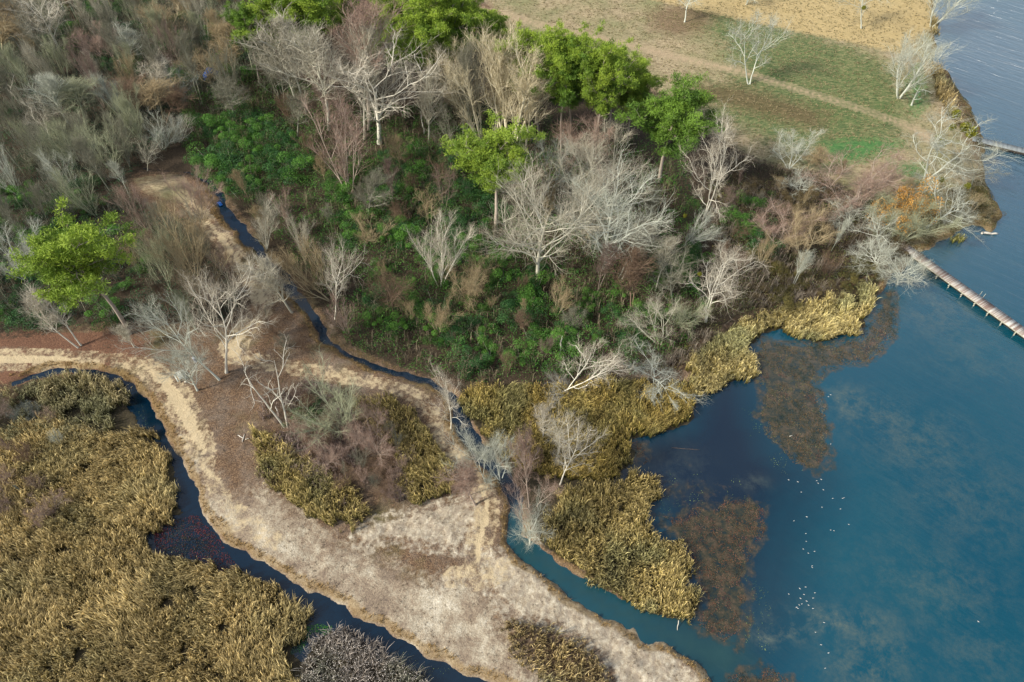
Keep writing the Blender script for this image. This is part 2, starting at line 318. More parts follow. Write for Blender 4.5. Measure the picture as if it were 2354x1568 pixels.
# ------------------------------------------------------------------ water sheet
wxs = grid1([(-2400, -200, 200), (-200, 200, 1.0), (200, 2400, 220)]); wys = grid1([(-400, 0, 40), (0, 260, 1.0), (260, 3000, 160)])
WX, WY = np.meshgrid(wxs, wys); qx = WX.ravel(); qy = WY.ravel()
AQ = [[(1742, 778), (1830, 792), (1900, 792), (1975, 775), (2005, 730), (2025, 680), (2058, 665), (2060, 755), (2010, 830), (1900, 848), (1876, 878), (1903, 960), (1910, 1068), (1870, 1086), (1820, 1052), (1778, 1010), (1742, 950), (1752, 880), (1725, 830)]]
AQ2 = [[(1510, 1185), (1560, 1190), (1620, 1165), (1700, 1148), (1752, 1160), (1752, 1232), (1720, 1285), (1722, 1380), (1700, 1482), (1650, 1474), (1600, 1440), (1620, 1380), (1592, 1300), (1545, 1230)], [(1670, 1560), (1750, 1532), (1830, 1570), (1850, 1640), (1660, 1640)], [(1445, 1012), (1490, 1020), (1480, 1062), (1450, 1072)]]
silt = np.zeros(qx.shape); deep = np.zeros(qx.shape)
for u, v, ru, rv, a in [(1950, 925, 50, 34, 1.0), (2010, 960, 80, 50, .75), (2110, 1020, 130, 80, .55), (2230, 1150, 170, 130, .42), (1770, 1465, 34, 14, 1.25), (1820, 1455, 60, 18, 1.0), (1930, 1430, 130, 34, .95), (2010, 1490, 110, 60, .75), (1990, 1545, 90, 40, .9),
                     (2110, 640, 50, 46, .85), (2160, 720, 90, 60, .6), (2130, 690, 60, 30, .5), (2240, 820, 120, 60, .35), (2160, 560, 60, 30, .6), (1560, 1080, 60, 60, .25), (1730, 1110, 30, 14, .6), (2150, 1350, 180, 110, .45), (2250, 1500, 150, 80, .4)]:
    p = G(u, v, 0); s1 = P((p[0], p[1], 0))[1]; e = math.sin(math.atan2(CAM_H, p[1]))
    silt = np.maximum(silt, a * np.exp(-(((qx - p[0]) * s1 / ru) ** 2 + ((qy - p[1]) * s1 * e / rv) ** 2) * 0.8))
pond = np.clip(sdf(qx, qy, poly([(1600, 860), (1720, 840), (1780, 1020), (1850, 1090), (1800, 1200), (1760, 1400), (1700, 1500), (1600, 1500), (1500, 1200), (1400, 1150), (1430, 1000), (1560, 960)], 0), 20) / 14 + 0.6, 0, 1)
creek = np.clip(ribbon(qx, qy, CR_MID[:9], 3) / 4 + 0.6, 0, 1)
dark = np.clip(np.maximum.reduce([ribbon(qx, qy, CR_MID[10:], 3), ribbon(qx, qy, CR_LEFT, 3)] + [sdf(qx, qy, poly(p, 0), 4) for p in POOLS]) / 2 + 1.4, 0, 1)
weedm = np.maximum.reduce([np.clip(sdf(qx, qy, poly(p, 0), 5) / 3 + .5, 0, 1) for p in (AQ[0], AQ2[0], AQ2[1], AQ2[2])])
weedm = np.maximum(weedm, .45 * np.clip(sdf(qx, qy, poly([(1450, 1080), (1560, 1050), (1700, 1090), (1760, 1150), (1700, 1160), (1560, 1190), (1500, 1180)], 0), 8) / 8 + .5, 0, 1))
def lin(u0, v0, u1, v1):   # 0 at the first point, 1 at the second
    a_, b_ = G(u0, v0, 0), G(u1, v1, 0); d_ = b_ - a_
    return np.clip(((qx - a_[0]) * d_[0] + (qy - a_[1]) * d_[1]) / (d_ @ d_), 0, 1)
wind = .04 + .96 * lin(1850, 1250, 2330, 150) ** 1.7
me = mesh_np('water', np.stack([qx, qy, np.zeros_like(qx)], 1), (lambda nx, ny: (lambda a: np.stack([a, a + 1, a + nx + 1, a + nx], -1).reshape(-1, 4))((np.arange(ny - 1)[:, None] * nx + np.arange(nx - 1)[None, :]).astype(np.int32)))(len(wxs), len(wys)))
for nm, arr in (('silt', silt), ('wind', wind), ('weed', weedm), ('pond', pond), ('creek', creek), ('dark', dark)):
    a = me.attributes.new(nm, 'FLOAT', 'POINT'); a.data.foreach_set('value', arr.astype(np.float32))
m, n, b = newmat('water', 0.08, 0.6); k = NB(n)
n.links.new(k.math('MULTIPLY_ADD', k.attr('wind').outputs['Fac'], 2.4, c=1.33), b.inputs['IOR'])
c = k.mix(k.noise(0.02, 3), (0.0, 0.038, 0.076), (0.0, 0.060, 0.086))
c = k.mix(k.attr('pond').outputs['Fac'], c, (0.001, 0.010, 0.026))
c = k.mix(k.attr('creek').outputs['Fac'], c, k.mix(k.noise(0.4, 3), (0.008, 0.035, 0.045), (0.015, 0.05, 0.055)))
c = k.mix(k.attr('dark').outputs['Fac'], c, k.mix(k.noise(0.5, 3), (0.0, 0.004, 0.012), (0.001, 0.014, 0.032)))
sn1 = k.noise(0.22, 12, 0.78, dist=0.2)
sf = k.math('MULTIPLY', k.attr('silt').outputs['Fac'], k.math('MULTIPLY_ADD', sn1, 7.0, c=-3.0, clamp=True))
c = k.mix(k.math('MULTIPLY', k.math('MULTIPLY', sf, k.math('MULTIPLY_ADD', k.noise(1.3, 6, .8), 2.4, c=-.55, clamp=True)), 0.85, clamp=True), c, (0.095, 0.115, 0.095))
wn1 = k.noise(.7, 10, 0.8)
wcol = k.ramp(wn1, [(.38, (.004, .016, .022)), (.48, (.024, .026, .015)), (.56, (.058, .044, .025)), (.68, (.10, .065, .045))])
wf_ = k.math('MULTIPLY_ADD', k.math('SUBTRACT', k.noise(.35, 8, .7), .5), 1.1, c=k.attr('weed').outputs['Fac'])
wf_ = k.math('MULTIPLY', k.math('MULTIPLY_ADD', wf_, 3.5, c=-1.3, clamp=True), k.math('GREATER_THAN', k.attr('weed').outputs['Fac'], .02))
c = k.mix(k.math('MULTIPLY', wf_, .95), c, wcol)
n.links.new(c, b.inputs['Base Color'])
rt_ = k.mapping((1, 1, 1), (0, 0, R(41)))
mq = n.nodes.new('ShaderNodeMapping'); mq.inputs['Scale'].default_value = (.14, 1, 1); n.links.new(rt_, mq.inputs['Vector']); mp = mq.outputs[0]
w1 = k.noise(0.55, 4, 0.6, mp, 0.8); w2 = k.noise(1.8, 3, 0.5, mp, 0.4)
n.links.new(k.math('MULTIPLY_ADD', k.attr('wind').outputs['Fac'], .3, c=.07), b.inputs['Roughness'])
hh = k.math('ADD', w1, k.math('MULTIPLY', w2, 0.35))
calm = k.math('MULTIPLY_ADD', k.math('MAXIMUM', k.math('MAXIMUM', k.attr('pond').outputs['Fac'], k.attr('creek').outputs['Fac']), k.attr('dark').outputs['Fac']), -0.93, c=1.0)
n.links.new(k.bump(k.math('MULTIPLY', k.math('MULTIPLY', hh, k.attr('wind').outputs['Fac']), calm), .8, 1.0), b.inputs['Normal'])
me.materials.append(m)
o = obj('water', me); o['kind'] = 'structure'; o['label'] = 'deep blue lake and dark creeks with silt clouds and wind ripples'

# ------------------------------------------------------------------ branching plants
def norm(a): return a / np.maximum(np.linalg.norm(a, axis=-1, keepdims=True), 1e-9)
def grow(starts, dirs, lens, r0, r1, K, wiggle, trop, rg, curve=None):
    N = len(starts); pts = np.zeros((N, K, 3)); pts[:, 0] = starts; d = norm(dirs)
    step = (lens / (K - 1))[:, None]
    bend = rg.normal(size=(N, 3)) * wiggle
    for i in range(1, K):
        d = norm(d + rg.normal(size=(N, 3)) * wiggle + bend * 0.35 + np.array([0, 0, trop]))
        if curve is not None: d = norm(d + curve)
        pts[:, i] = pts[:, i - 1] + d * step
    t = np.linspace(0, 1, K)[None, :]
    rad = r0[:, None] * (1 - t) + r1[:, None] * t
    return pts, rad
def spawn(pts, rad, m, t0, t1, ang, angv, rg):
    N, K, _ = pts.shape
    t = (np.linspace(t0, t1, m)[None, :] + rg.uniform(-.5, .5, (N, m)) * (t1 - t0) / m).clip(0.02, 0.999) * (K - 1)
    i = np.floor(t).astype(int).clip(0, K - 2); f = (t - i)[..., None]
    I = np.arange(N)[:, None]
    p = pts[I, i] * (1 - f) + pts[I, i + 1] * f
    tg = norm(pts[I, i + 1] - pts[I, i])
    r = rad[I, i] * (1 - f[..., 0]) + rad[I, i + 1] * f[..., 0]
    ref = np.where(np.abs(tg[..., 2:3]) > 0.9, np.array([1., 0, 0]), np.array([0, 0, 1.]))
    a = norm(np.cross(tg, ref)); b_ = np.cross(tg, a)
    az = (np.arange(m)[None, :] * 2.4 + rg.uniform(0, 6.28, (N, 1)) + rg.normal(size=(N, m)) * .4)[..., None]
    an = (ang + rg.normal(size=(N, m)) * angv)[..., None]
    d = tg * np.cos(an) + (a * np.cos(az) + b_ * np.sin(az)) * np.sin(an)
    return p.reshape(-1, 3), d.reshape(-1, 3), r.reshape(-1), (t / (K - 1)).reshape(-1)
def tubes(pts, rad, sides):
    N, K, _ = pts.shape
    tg = norm(np.gradient(pts, axis=1)); ref = np.where(np.abs(tg[..., 2:3]) > 0.95, np.array([1., 0, 0]), np.array([0, 0, 1.]))
    a = norm(np.cross(tg, ref)); b_ = np.cross(tg, a)
    th = np.arange(sides) * 2 * np.pi / sides
    v = pts[:, :, None] + rad[:, :, None, None] * (a[:, :, None] * np.cos(th)[None, None, :, None] + b_[:, :, None] * np.sin(th)[None, None, :, None])
    idx = np.arange(N * K * sides).reshape(N, K, sides)
    q = np.stack([idx[:, :-1], np.roll(idx, -1, 2)[:, :-1], np.roll(idx, -1, 2)[:, 1:], idx[:, 1:]], -1).reshape(-1, 4)
    return v.reshape(-1, 3), q
def join(parts):
    vs, fs, o_ = [], [], 0
    for v, f in parts: vs.append(v); fs.append(f + o_); o_ += len(v)
    return np.vstack(vs), np.vstack(fs)
TWIG = 0.017
def bare(seed, stems=1, stem_spread=0.15, bole=0.3, limbs=12, limb_ang=0.7, limb_len=0.42, trop=0.08, wig=0.10, n2=7, n3=7, n4=4, a2=0.6, l2=0.5, thick=0.24, taper=1.0, l3=0.48, l4=0.5, tr2=None):
    """a tree 16 m tall, returns trunk mesh, crown mesh, natural width"""
    rg = np.random.default_rng(seed); Hh = 16.0
    s = stems
    az = rg.uniform(0, 6.28, s); sp = (rg.uniform(.4, 1.2, s) * stem_spread) if s > 1 else np.array([0.03])
    dirs = np.stack([np.cos(az) * sp, np.sin(az) * sp, np.ones(s)], 1)
    base = np.stack([np.cos(az) * .25 * (s > 1), np.sin(az) * .25 * (s > 1), np.full(s, -0.4)], 1)
    L = Hh * rg.uniform(.75 if s > 1 else .9, 1.0, s)
    r = thick * (1 if s == 1 else .62)
    p0, r0 = grow(base, dirs, L * (0.92), np.full(s, r), np.full(s, 0.03), 12, wig * .35, .03, rg)
    r0[:, 0] *= 1.35
    p1s, d1, pr1, t1 = spawn(p0, r0, max(3, limbs // s), bole, 0.97, limb_ang, .18, rg)
    shape = np.sin(np.clip((t1 - bole) / (1 - bole), 0, 1) * np.pi * 0.8 + 0.55)
    len1 = Hh * limb_len * (0.45 + 0.65 * shape) * rg.uniform(.7, 1.2, len(t1))
    p1, r1 = grow(p1s, d1, len1, np.minimum(pr1 * .7, .10 * taper), np.full(len(t1), TWIG * 1.8), 8, wig, trop, rg)
    tr2 = trop if tr2 is None else tr2
    p2s, d2, pr2, t2 = spawn(p1, r1, n2, .25, .98, a2, .18, rg)
    par = np.repeat(len1, n2)
    p2, r2 = grow(p2s, d2, par * l2 * (1.15 - .6 * t2) * rg.uniform(.6, 1.2, len(t2)), np.minimum(pr2 * .75, .034 * taper), np.full(len(t2), TWIG * .9), 6, wig, tr2, rg)
    p3s, d3, pr3, t3 = spawn(p2, r2, n3, .2, .98, .6, .2, rg)
    par3 = np.repeat(np.linalg.norm(p2[:, -1] - p2[:, 0], axis=1), n3)
    p3, r3 = grow(p3s, d3, par3 * l3 * rg.uniform(.6, 1.3, len(t3)) + .25, np.minimum(pr3 * .8, TWIG * .95), np.full(len(t3), TWIG * .6), 4, wig * 1.1, tr2, rg)
    crown = [tubes(p3, r3, 3)]
    if n4:
        p4s, d4, pr4, t4 = spawn(p3, r3, n4, .25, .98, .6, .25, rg)
        p4, r4 = grow(p4s, d4, np.repeat(np.linalg.norm(p3[:, -1] - p3[:, 0], axis=1), n4) * l4 * rg.uniform(.6, 1.3, len(t4)) + .2, np.full(len(t4), TWIG * .45), np.full(len(t4), TWIG * .28), 3, wig, tr2, rg)
        crown.append(tubes(p4, r4, 3))
    tv, tf = join([tubes(p0, r0, 7), tubes(p1, r1, 5), tubes(p2, r2, 4)]); cv, cf = join(crown)
    wdt = np.percentile(np.abs(cv[:, :2]), 93) * 2
    hh = np.percentile(cv[:, 2], 99.5)
    s_ = 16.0 / hh; tv = tv * s_; cv = cv * s_
    return mesh_np('trunk', tv, tf, smooth=True, mats=[M_BARK]), mesh_np('crown', cv, cf, mats=[M_TWIG]), wdt * s_, (cv if n4 == 0 else None)
KIND = {
 'vase':   [dict(stems=4, stem_spread=.30, bole=.25, limbs=26, limb_ang=.42, limb_len=.42, trop=.10, wig=.06, n2=8, n3=7, n4=2, a2=.38, thick=.2)],
 'syc':    [dict(stems=1, bole=.35, limbs=13, limb_ang=.72, limb_len=.48, trop=.10, wig=.17, n2=7, n3=7, n4=4, a2=.65, thick=.24, taper=1.0), dict(stems=2, stem_spread=.3, bole=.35, limbs=14, limb_ang=.75, limb_len=.44, trop=.06, wig=.18, n2=7, n3=7, n4=4, a2=.65, thick=.25, taper=1.0)],
 'slim':   [dict(stems=1, bole=.28, limbs=26, limb_ang=.55, limb_len=.26, trop=.13, wig=.07, n2=8, n3=5, n4=3, a2=.45, thick=.16), dict(stems=1, bole=.45, limbs=20, limb_ang=.5, limb_len=.26, trop=.12, wig=.08, n2=8, n3=5, n4=3, a2=.5, thick=.17), dict(stems=2, stem_spread=.12, bole=.4, limbs=24, limb_ang=.5, limb_len=.24, trop=.12, wig=.09, n2=8, n3=5, n4=3, a2=.5, thick=.17)],
 'broad':  [dict(stems=1, bole=.18, limbs=18, limb_ang=.85, limb_len=.58, trop=.09, wig=.11, n2=9, n3=7, n4=4, a2=.6, thick=.28), dict(stems=3, stem_spread=.4, bole=.2, limbs=20, limb_ang=.7, limb_len=.5, trop=.08, wig=.13, n2=8, n3=7, n4=4, a2=.6, thick=.26)],
 'fan':    [dict(stems=8, stem_spread=.30, bole=.30, limbs=56, limb_ang=.36, limb_len=.28, trop=.12, wig=.09, n2=8, n3=5, n4=2, a2=.42, thick=.3, taper=1.2)],
 'broom':  [dict(stems=6, stem_spread=.42, bole=.12, limbs=40, limb_ang=.35, limb_len=.42, trop=.08, wig=.06, n2=7, n3=5, n4=2, a2=.32, thick=.14)],
 'snag':   [dict(stems=1, bole=.3, limbs=10, limb_ang=.85, limb_len=.36, trop=.06, wig=.20, n2=4, n3=2, n4=0, a2=.7, thick=.34, taper=1.5), dict(stems=2, stem_spread=.2, bole=.4, limbs=9, limb_ang=.8, limb_len=.32, trop=.05, wig=.2, n2=5, n3=4, n4=0, a2=.7, thick=.3, taper=1.3)],
 'shrub':  [dict(stems=9, stem_spread=.8, bole=.1, limbs=54, limb_ang=.55, limb_len=.42, trop=.0, wig=.17, n2=7, n3=7, n4=4, a2=.6, thick=.16, tr2=-.02), dict(stems=8, stem_spread=.6, bole=.12, limbs=48, limb_ang=.6, limb_len=.4, trop=.05, wig=.15, n2=7, n3=7, n4=4, a2=.6, thick=.15)],
}
PROTO = {}
sd_ = 100
for kd, lst in KIND.items():
    PROTO[kd] = []
    for prm in lst:
        for v in range(3 if kd in ('slim', 'vase', 'broom', 'syc') else 2):
            sd_ += 1; PROTO[kd].append(bare(sd_, **prm))

# leaf-sized faces
def quads(c, up, size, rg, asp=1.0, jitter=0.8):
    N = len(c); nrm = norm(up + rg.normal(size=(N, 3)) * jitter)
    ref = norm(rg.normal(size=(N, 3))); a = norm(np.cross(nrm, ref)); b_ = np.cross(nrm, a)
    a = a * (size * asp)[:, None] * .5; b_ = b_ * size[:, None] * .5
    v = np.stack([c - a, c - b_ * .9, c + a, c + b_ * .9], 1).reshape(-1, 3)
    return v, np.arange(N * 4).reshape(N, 4)
def lerp(a, b_, t): return np.asarray(a)[None] * (1 - t[:, None]) + np.asarray(b_)[None] * t[:, None]

def pine(seed, bole=.5, spread=.29, col0=(.03, .11, .014), col1=(.33, .44, .05), n=28, dens=44):
    rg = np.random.default_rng(seed); Hh = 16.0
    p0, r0 = grow(np.array([[0, 0, -.4]]), np.array([[0.02, 0.02, 1.]]), np.array([Hh * .96]), np.array([.24]), np.array([.05]), 12, .03, .04, rg)
    p1s, d1, pr, t1 = spawn(p0, r0, n, bole, .985, 1.1, .22, rg)
    q = np.clip((t1 - bole) / (1 - bole), 0, 1)
    ln = Hh * spread * np.sqrt(np.clip(np.sin(np.pi * (q * .80 + .16)), .05, 1)) * rg.uniform(.45, 1.25, n)
    p1, r1 = grow(p1s, d1 + np.array([0, 0, .15]), ln, np.minimum(pr * .5, .07), np.full(n, .025), 7, .10, .07, rg)
    p2s, d2, pr2, t2 = spawn(p1, r1, 6, .35, .98, .75, .25, rg)
    p2, r2 = grow(p2s, d2, np.repeat(ln, 6) * .36 * rg.uniform(.6, 1.2, len(t2)), np.full(len(t2), .03), np.full(len(t2), .015), 5, .13, .10, rg)
    p3s, d3, pr3, t3 = spawn(p2, r2, 4, .4, .98, .7, .25, rg)
    p3, r3 = grow(p3s, d3, rg.uniform(.4, .9, len(t3)), np.full(len(t3), .02), np.full(len(t3), .012), 3, .1, .25, rg)
    tips = p3[:, -1]; tips = np.vstack([tips, p2[:, -1]])
    per = dens; T = len(tips)
    d = norm(rg.normal(size=(T * per, 3)) + np.array([0, 0, .65])); L = rg.uniform(.2, .38, T * per)
    c0 = np.repeat(tips, per, 0) + rg.normal(size=(T * per, 3)) * np.array([.24, .24, .07])
    side = norm(np.cross(d, rg.normal(size=d.shape))) * rg.uniform(.022, .042, T * per)[:, None]
    v = np.stack([c0 - side * .5, c0 + side * .5, c0 + d * L[:, None] + side, c0 + d * L[:, None] - side], 1).reshape(-1, 3)
    nl = n; lt = rg.beta(1.1, 1.2, nl); st_ = rg.beta(1.4, 1.4, nl * 6)
    tip_t = np.concatenate([np.repeat(.55 * np.repeat(lt, 6) + .45 * st_, 4), .55 * np.repeat(lt, 6) + .45 * st_])
    tone = np.clip(np.repeat(tip_t, per) + rg.normal(size=T * per) * .12, 0, 1)
    # yellower toward the crown top: sunlight painted into the needle colour
    tone = np.clip(tone * .8 + .35 * np.clip(c0[:, 2] / Hh - .55, 0, .4) / .4 * rg.uniform(.5, 1.1, T * per), 0, 1)
    cols = np.repeat(lerp(col0, col1, tone), 4, 0)
    tv, tf = join([tubes(p0, r0, 7), tubes(p1, r1, 4), tubes(p2, r2, 3), tubes(p3, r3, 3)])
    s_ = 16 / np.percentile(v[:, 2], 99.8)
    return mesh_np('trunk', tv * s_, tf, smooth=True, mats=[M_BARK]), mesh_np('crown', v * s_, np.arange(len(v)).reshape(-1, 4), cols, mats=[M_PINE]), np.percentile(np.abs(v[:, :2]), 97) * 2 * s_, None
PROTO['pine'] = [pine(201), pine(202, .58, .27), pine(203, .45, .28), pine(204, .36, .38, n=34), pine(205, .52, .30, col1=(.30, .40, .045)), pine(206, .55, .28, col0=(.02, .07, .012), col1=(.17, .29, .035))]

def leafy(seed, c0=(.01, .06, .012), c1=(.13, .30, .04), n=5200, lumps=16, size=.5, flat=.75, twiggy=True):
    """a bush 8 m across and about 6 m tall of small leaf faces on stems"""
    rg = np.random.default_rng(seed)
    lc = rg.normal(size=(lumps, 3)) * np.array([2.0, 2.0, 1.1]) + np.array([0, 0, 2.9]); lr = rg.uniform(.7, 1.5, lumps)
    k_ = rg.integers(0, lumps, n); d = norm(rg.normal(size=(n, 3)) + np.array([0, 0, .35]))
    c = lc[k_] + d * (lr[k_] * rg.uniform(.55, 1.08, n) ** .6)[:, None]; c[:, 2] = np.maximum(c[:, 2] * flat, .1)
    v, f = quads(c, d + np.array([0, 0, .3]), rg.uniform(.5, 1.2, n) * size * .45, rg, .6)
    tone = np.clip(rg.beta(2, 2.4, lumps)[k_] + rg.normal(size=n) * .18, 0, 1)
    cols = np.repeat(lerp(c0, c1, tone), 4, 0)
    st = np.repeat(np.array([[0, 0, -.2]]), lumps, 0) + rg.normal(size=(lumps, 3)) * np.array([.3, .3, 0])
    e = lc.copy(); e[:, 2] *= flat
    p, r_ = grow(st, e - st, np.linalg.norm(e - st, axis=1), np.full(lumps, .07), np.full(lumps, .02), 5, .05, 0, rg)
    tv, tf = tubes(p, r_, 4)
    return mesh_np('stems', tv, tf, mats=[M_BARK]), mesh_np('foliage', v, f, cols, mats=[M_LEAF]), 8.0, None
PROTO['ever'] = [leafy(301), leafy(302, lumps=11), leafy(303, lumps=22, c1=(.08, .20, .06))]
PROTO['olive'] = [leafy(311, (.06, .055, .02), (.20, .17, .05)), leafy(312, (.07, .05, .03), (.18, .14, .06), lumps=12)]
PROTO['orange'] = [leafy(321, (.30, .16, .04), (.60, .34, .09), n=9000, lumps=44)]

TONES = {'white': ((0.662, 0.628, 0.528), (0.465, 0.421, 0.336)), 'pale': ((0.519, 0.499, 0.400), (0.402, 0.370, 0.288)), 'grey': ((0.268, 0.267, 0.208), (0.206, 0.198, 0.144)), 'greengrey': ((0.376, 0.396, 0.272), (0.304, 0.318, 0.200)),
         'tan': ((0.411, 0.344, 0.216), (0.322, 0.249, 0.144)), 'pink': ((0.376, 0.310, 0.256), (0.322, 0.224, 0.176)), 'brown': ((0.206, 0.146, 0.104), (0.179, 0.120, 0.080)), 'bluegrey': ((0.215, 0.241, 0.232), (0.188, 0.206, 0.176)), 'cream': ((0.733, 0.671, 0.496), (0.555, 0.482, 0.320)),
         'pinebark': ((0.376, 0.318, 0.264), None), 'silver': ((0.555, 0.576, 0.496), (0.420, 0.430, 0.352)), 'mauve': ((0.250, 0.198, 0.168), (0.206, 0.146, 0.120))}
WORD = {'white': 'white-barked', 'pale': 'pale grey', 'grey': 'grey', 'greengrey': 'greenish grey', 'tan': 'tan', 'pink': 'pinkish grey', 'brown': 'brown', 'bluegrey': 'bluish grey', 'silver': 'silvery', 'mauve': 'mauve grey', 'cream': 'cream-barked'}
THINGS = []   # records for labels
def place(kind, tone, base, hgt_m=None, top=None, width=None, rec=None, maxlean=.9, yaw=None, name=None, z=None, wf=None):
    """base: photo pixel of the foot; top: photo pixel of the tip; width in photo pixels"""
    p = G(*base) if len(base) == 2 else np.array(base[:2]); z0 = float(hgt(p[0], p[1])) if z is None else z
    z0 = max(z0, -.3)
    B = np.array([p[0], p[1], z0]); _, ppm = P(B)
    lean = 0.0
    if top is not None:
        hs = np.linspace(1, 48, 400); pr = np.array([P(B + np.array([0, 0, h]))[0] for h in hs])
        i = int(np.argmin(np.abs(pr[:, 1] - top[1]))); hgt_m = hs[i]
        lean = (top[0] - pr[i, 0]) / P(B + np.array([0, 0, hgt_m]))[1]
        lean = max(-maxlean * hgt_m, min(maxlean * hgt_m, lean))
    pl = PROTO[kind]; tr, cr, wn, _x = pl[random.randrange(len(pl))]
    H0 = 6.0 if kind in ('ever', 'olive', 'orange') else 16.0
    L = math.hypot(hgt_m, lean)
    sz = L / H0
    if width is None: sw = sz * random.uniform(.85, 1.15) * (wf or 1)
    else: sw = (width / ppm) / wn
    if kind in ('ever', 'olive', 'orange'): sw = max(sw, sz * .5)
    root = bpy.data.objects.new(name or {'pine': 'pine_tree', 'ever': 'evergreen_bush', 'olive': 'olive_bush', 'orange': 'autumn_tree', 'shrub': 'bare_shrub'}.get(kind, 'bare_tree'), None)
    COL.objects.link(root); root.location = B; root.scale = (sw, sw, sz)
    root.empty_display_size = .5
    th = math.atan2(lean, hgt_m)
    from mathutils import Matrix
    root.rotation_mode = 'QUATERNION'
    root.rotation_quaternion = (Matrix.Rotation(th, 3, 'Y') @ Matrix.Rotation(random.uniform(0, 6.28) if yaw is None else yaw, 3, 'Z')).to_quaternion()
    tb, tc = TONES.get(tone, TONES['grey'])
    a = obj('stems' if kind in ('ever', 'olive', 'orange', 'shrub') else 'trunk', tr, root, tb)
    c_ = obj('foliage' if kind in ('ever', 'olive', 'orange') else 'crown', cr, root, tc or (1, 1, 1))
    root['category'] = {'pine': 'pine tree', 'ever': 'bush', 'olive': 'bush', 'orange': 'tree', 'shrub': 'shrub'}.get(kind, 'bare tree')
    (uv, _) = P(B)
    THINGS.append(dict(o=root, kind=kind, tone=tone, uv=uv, h=hgt_m, label=rec))
    return root

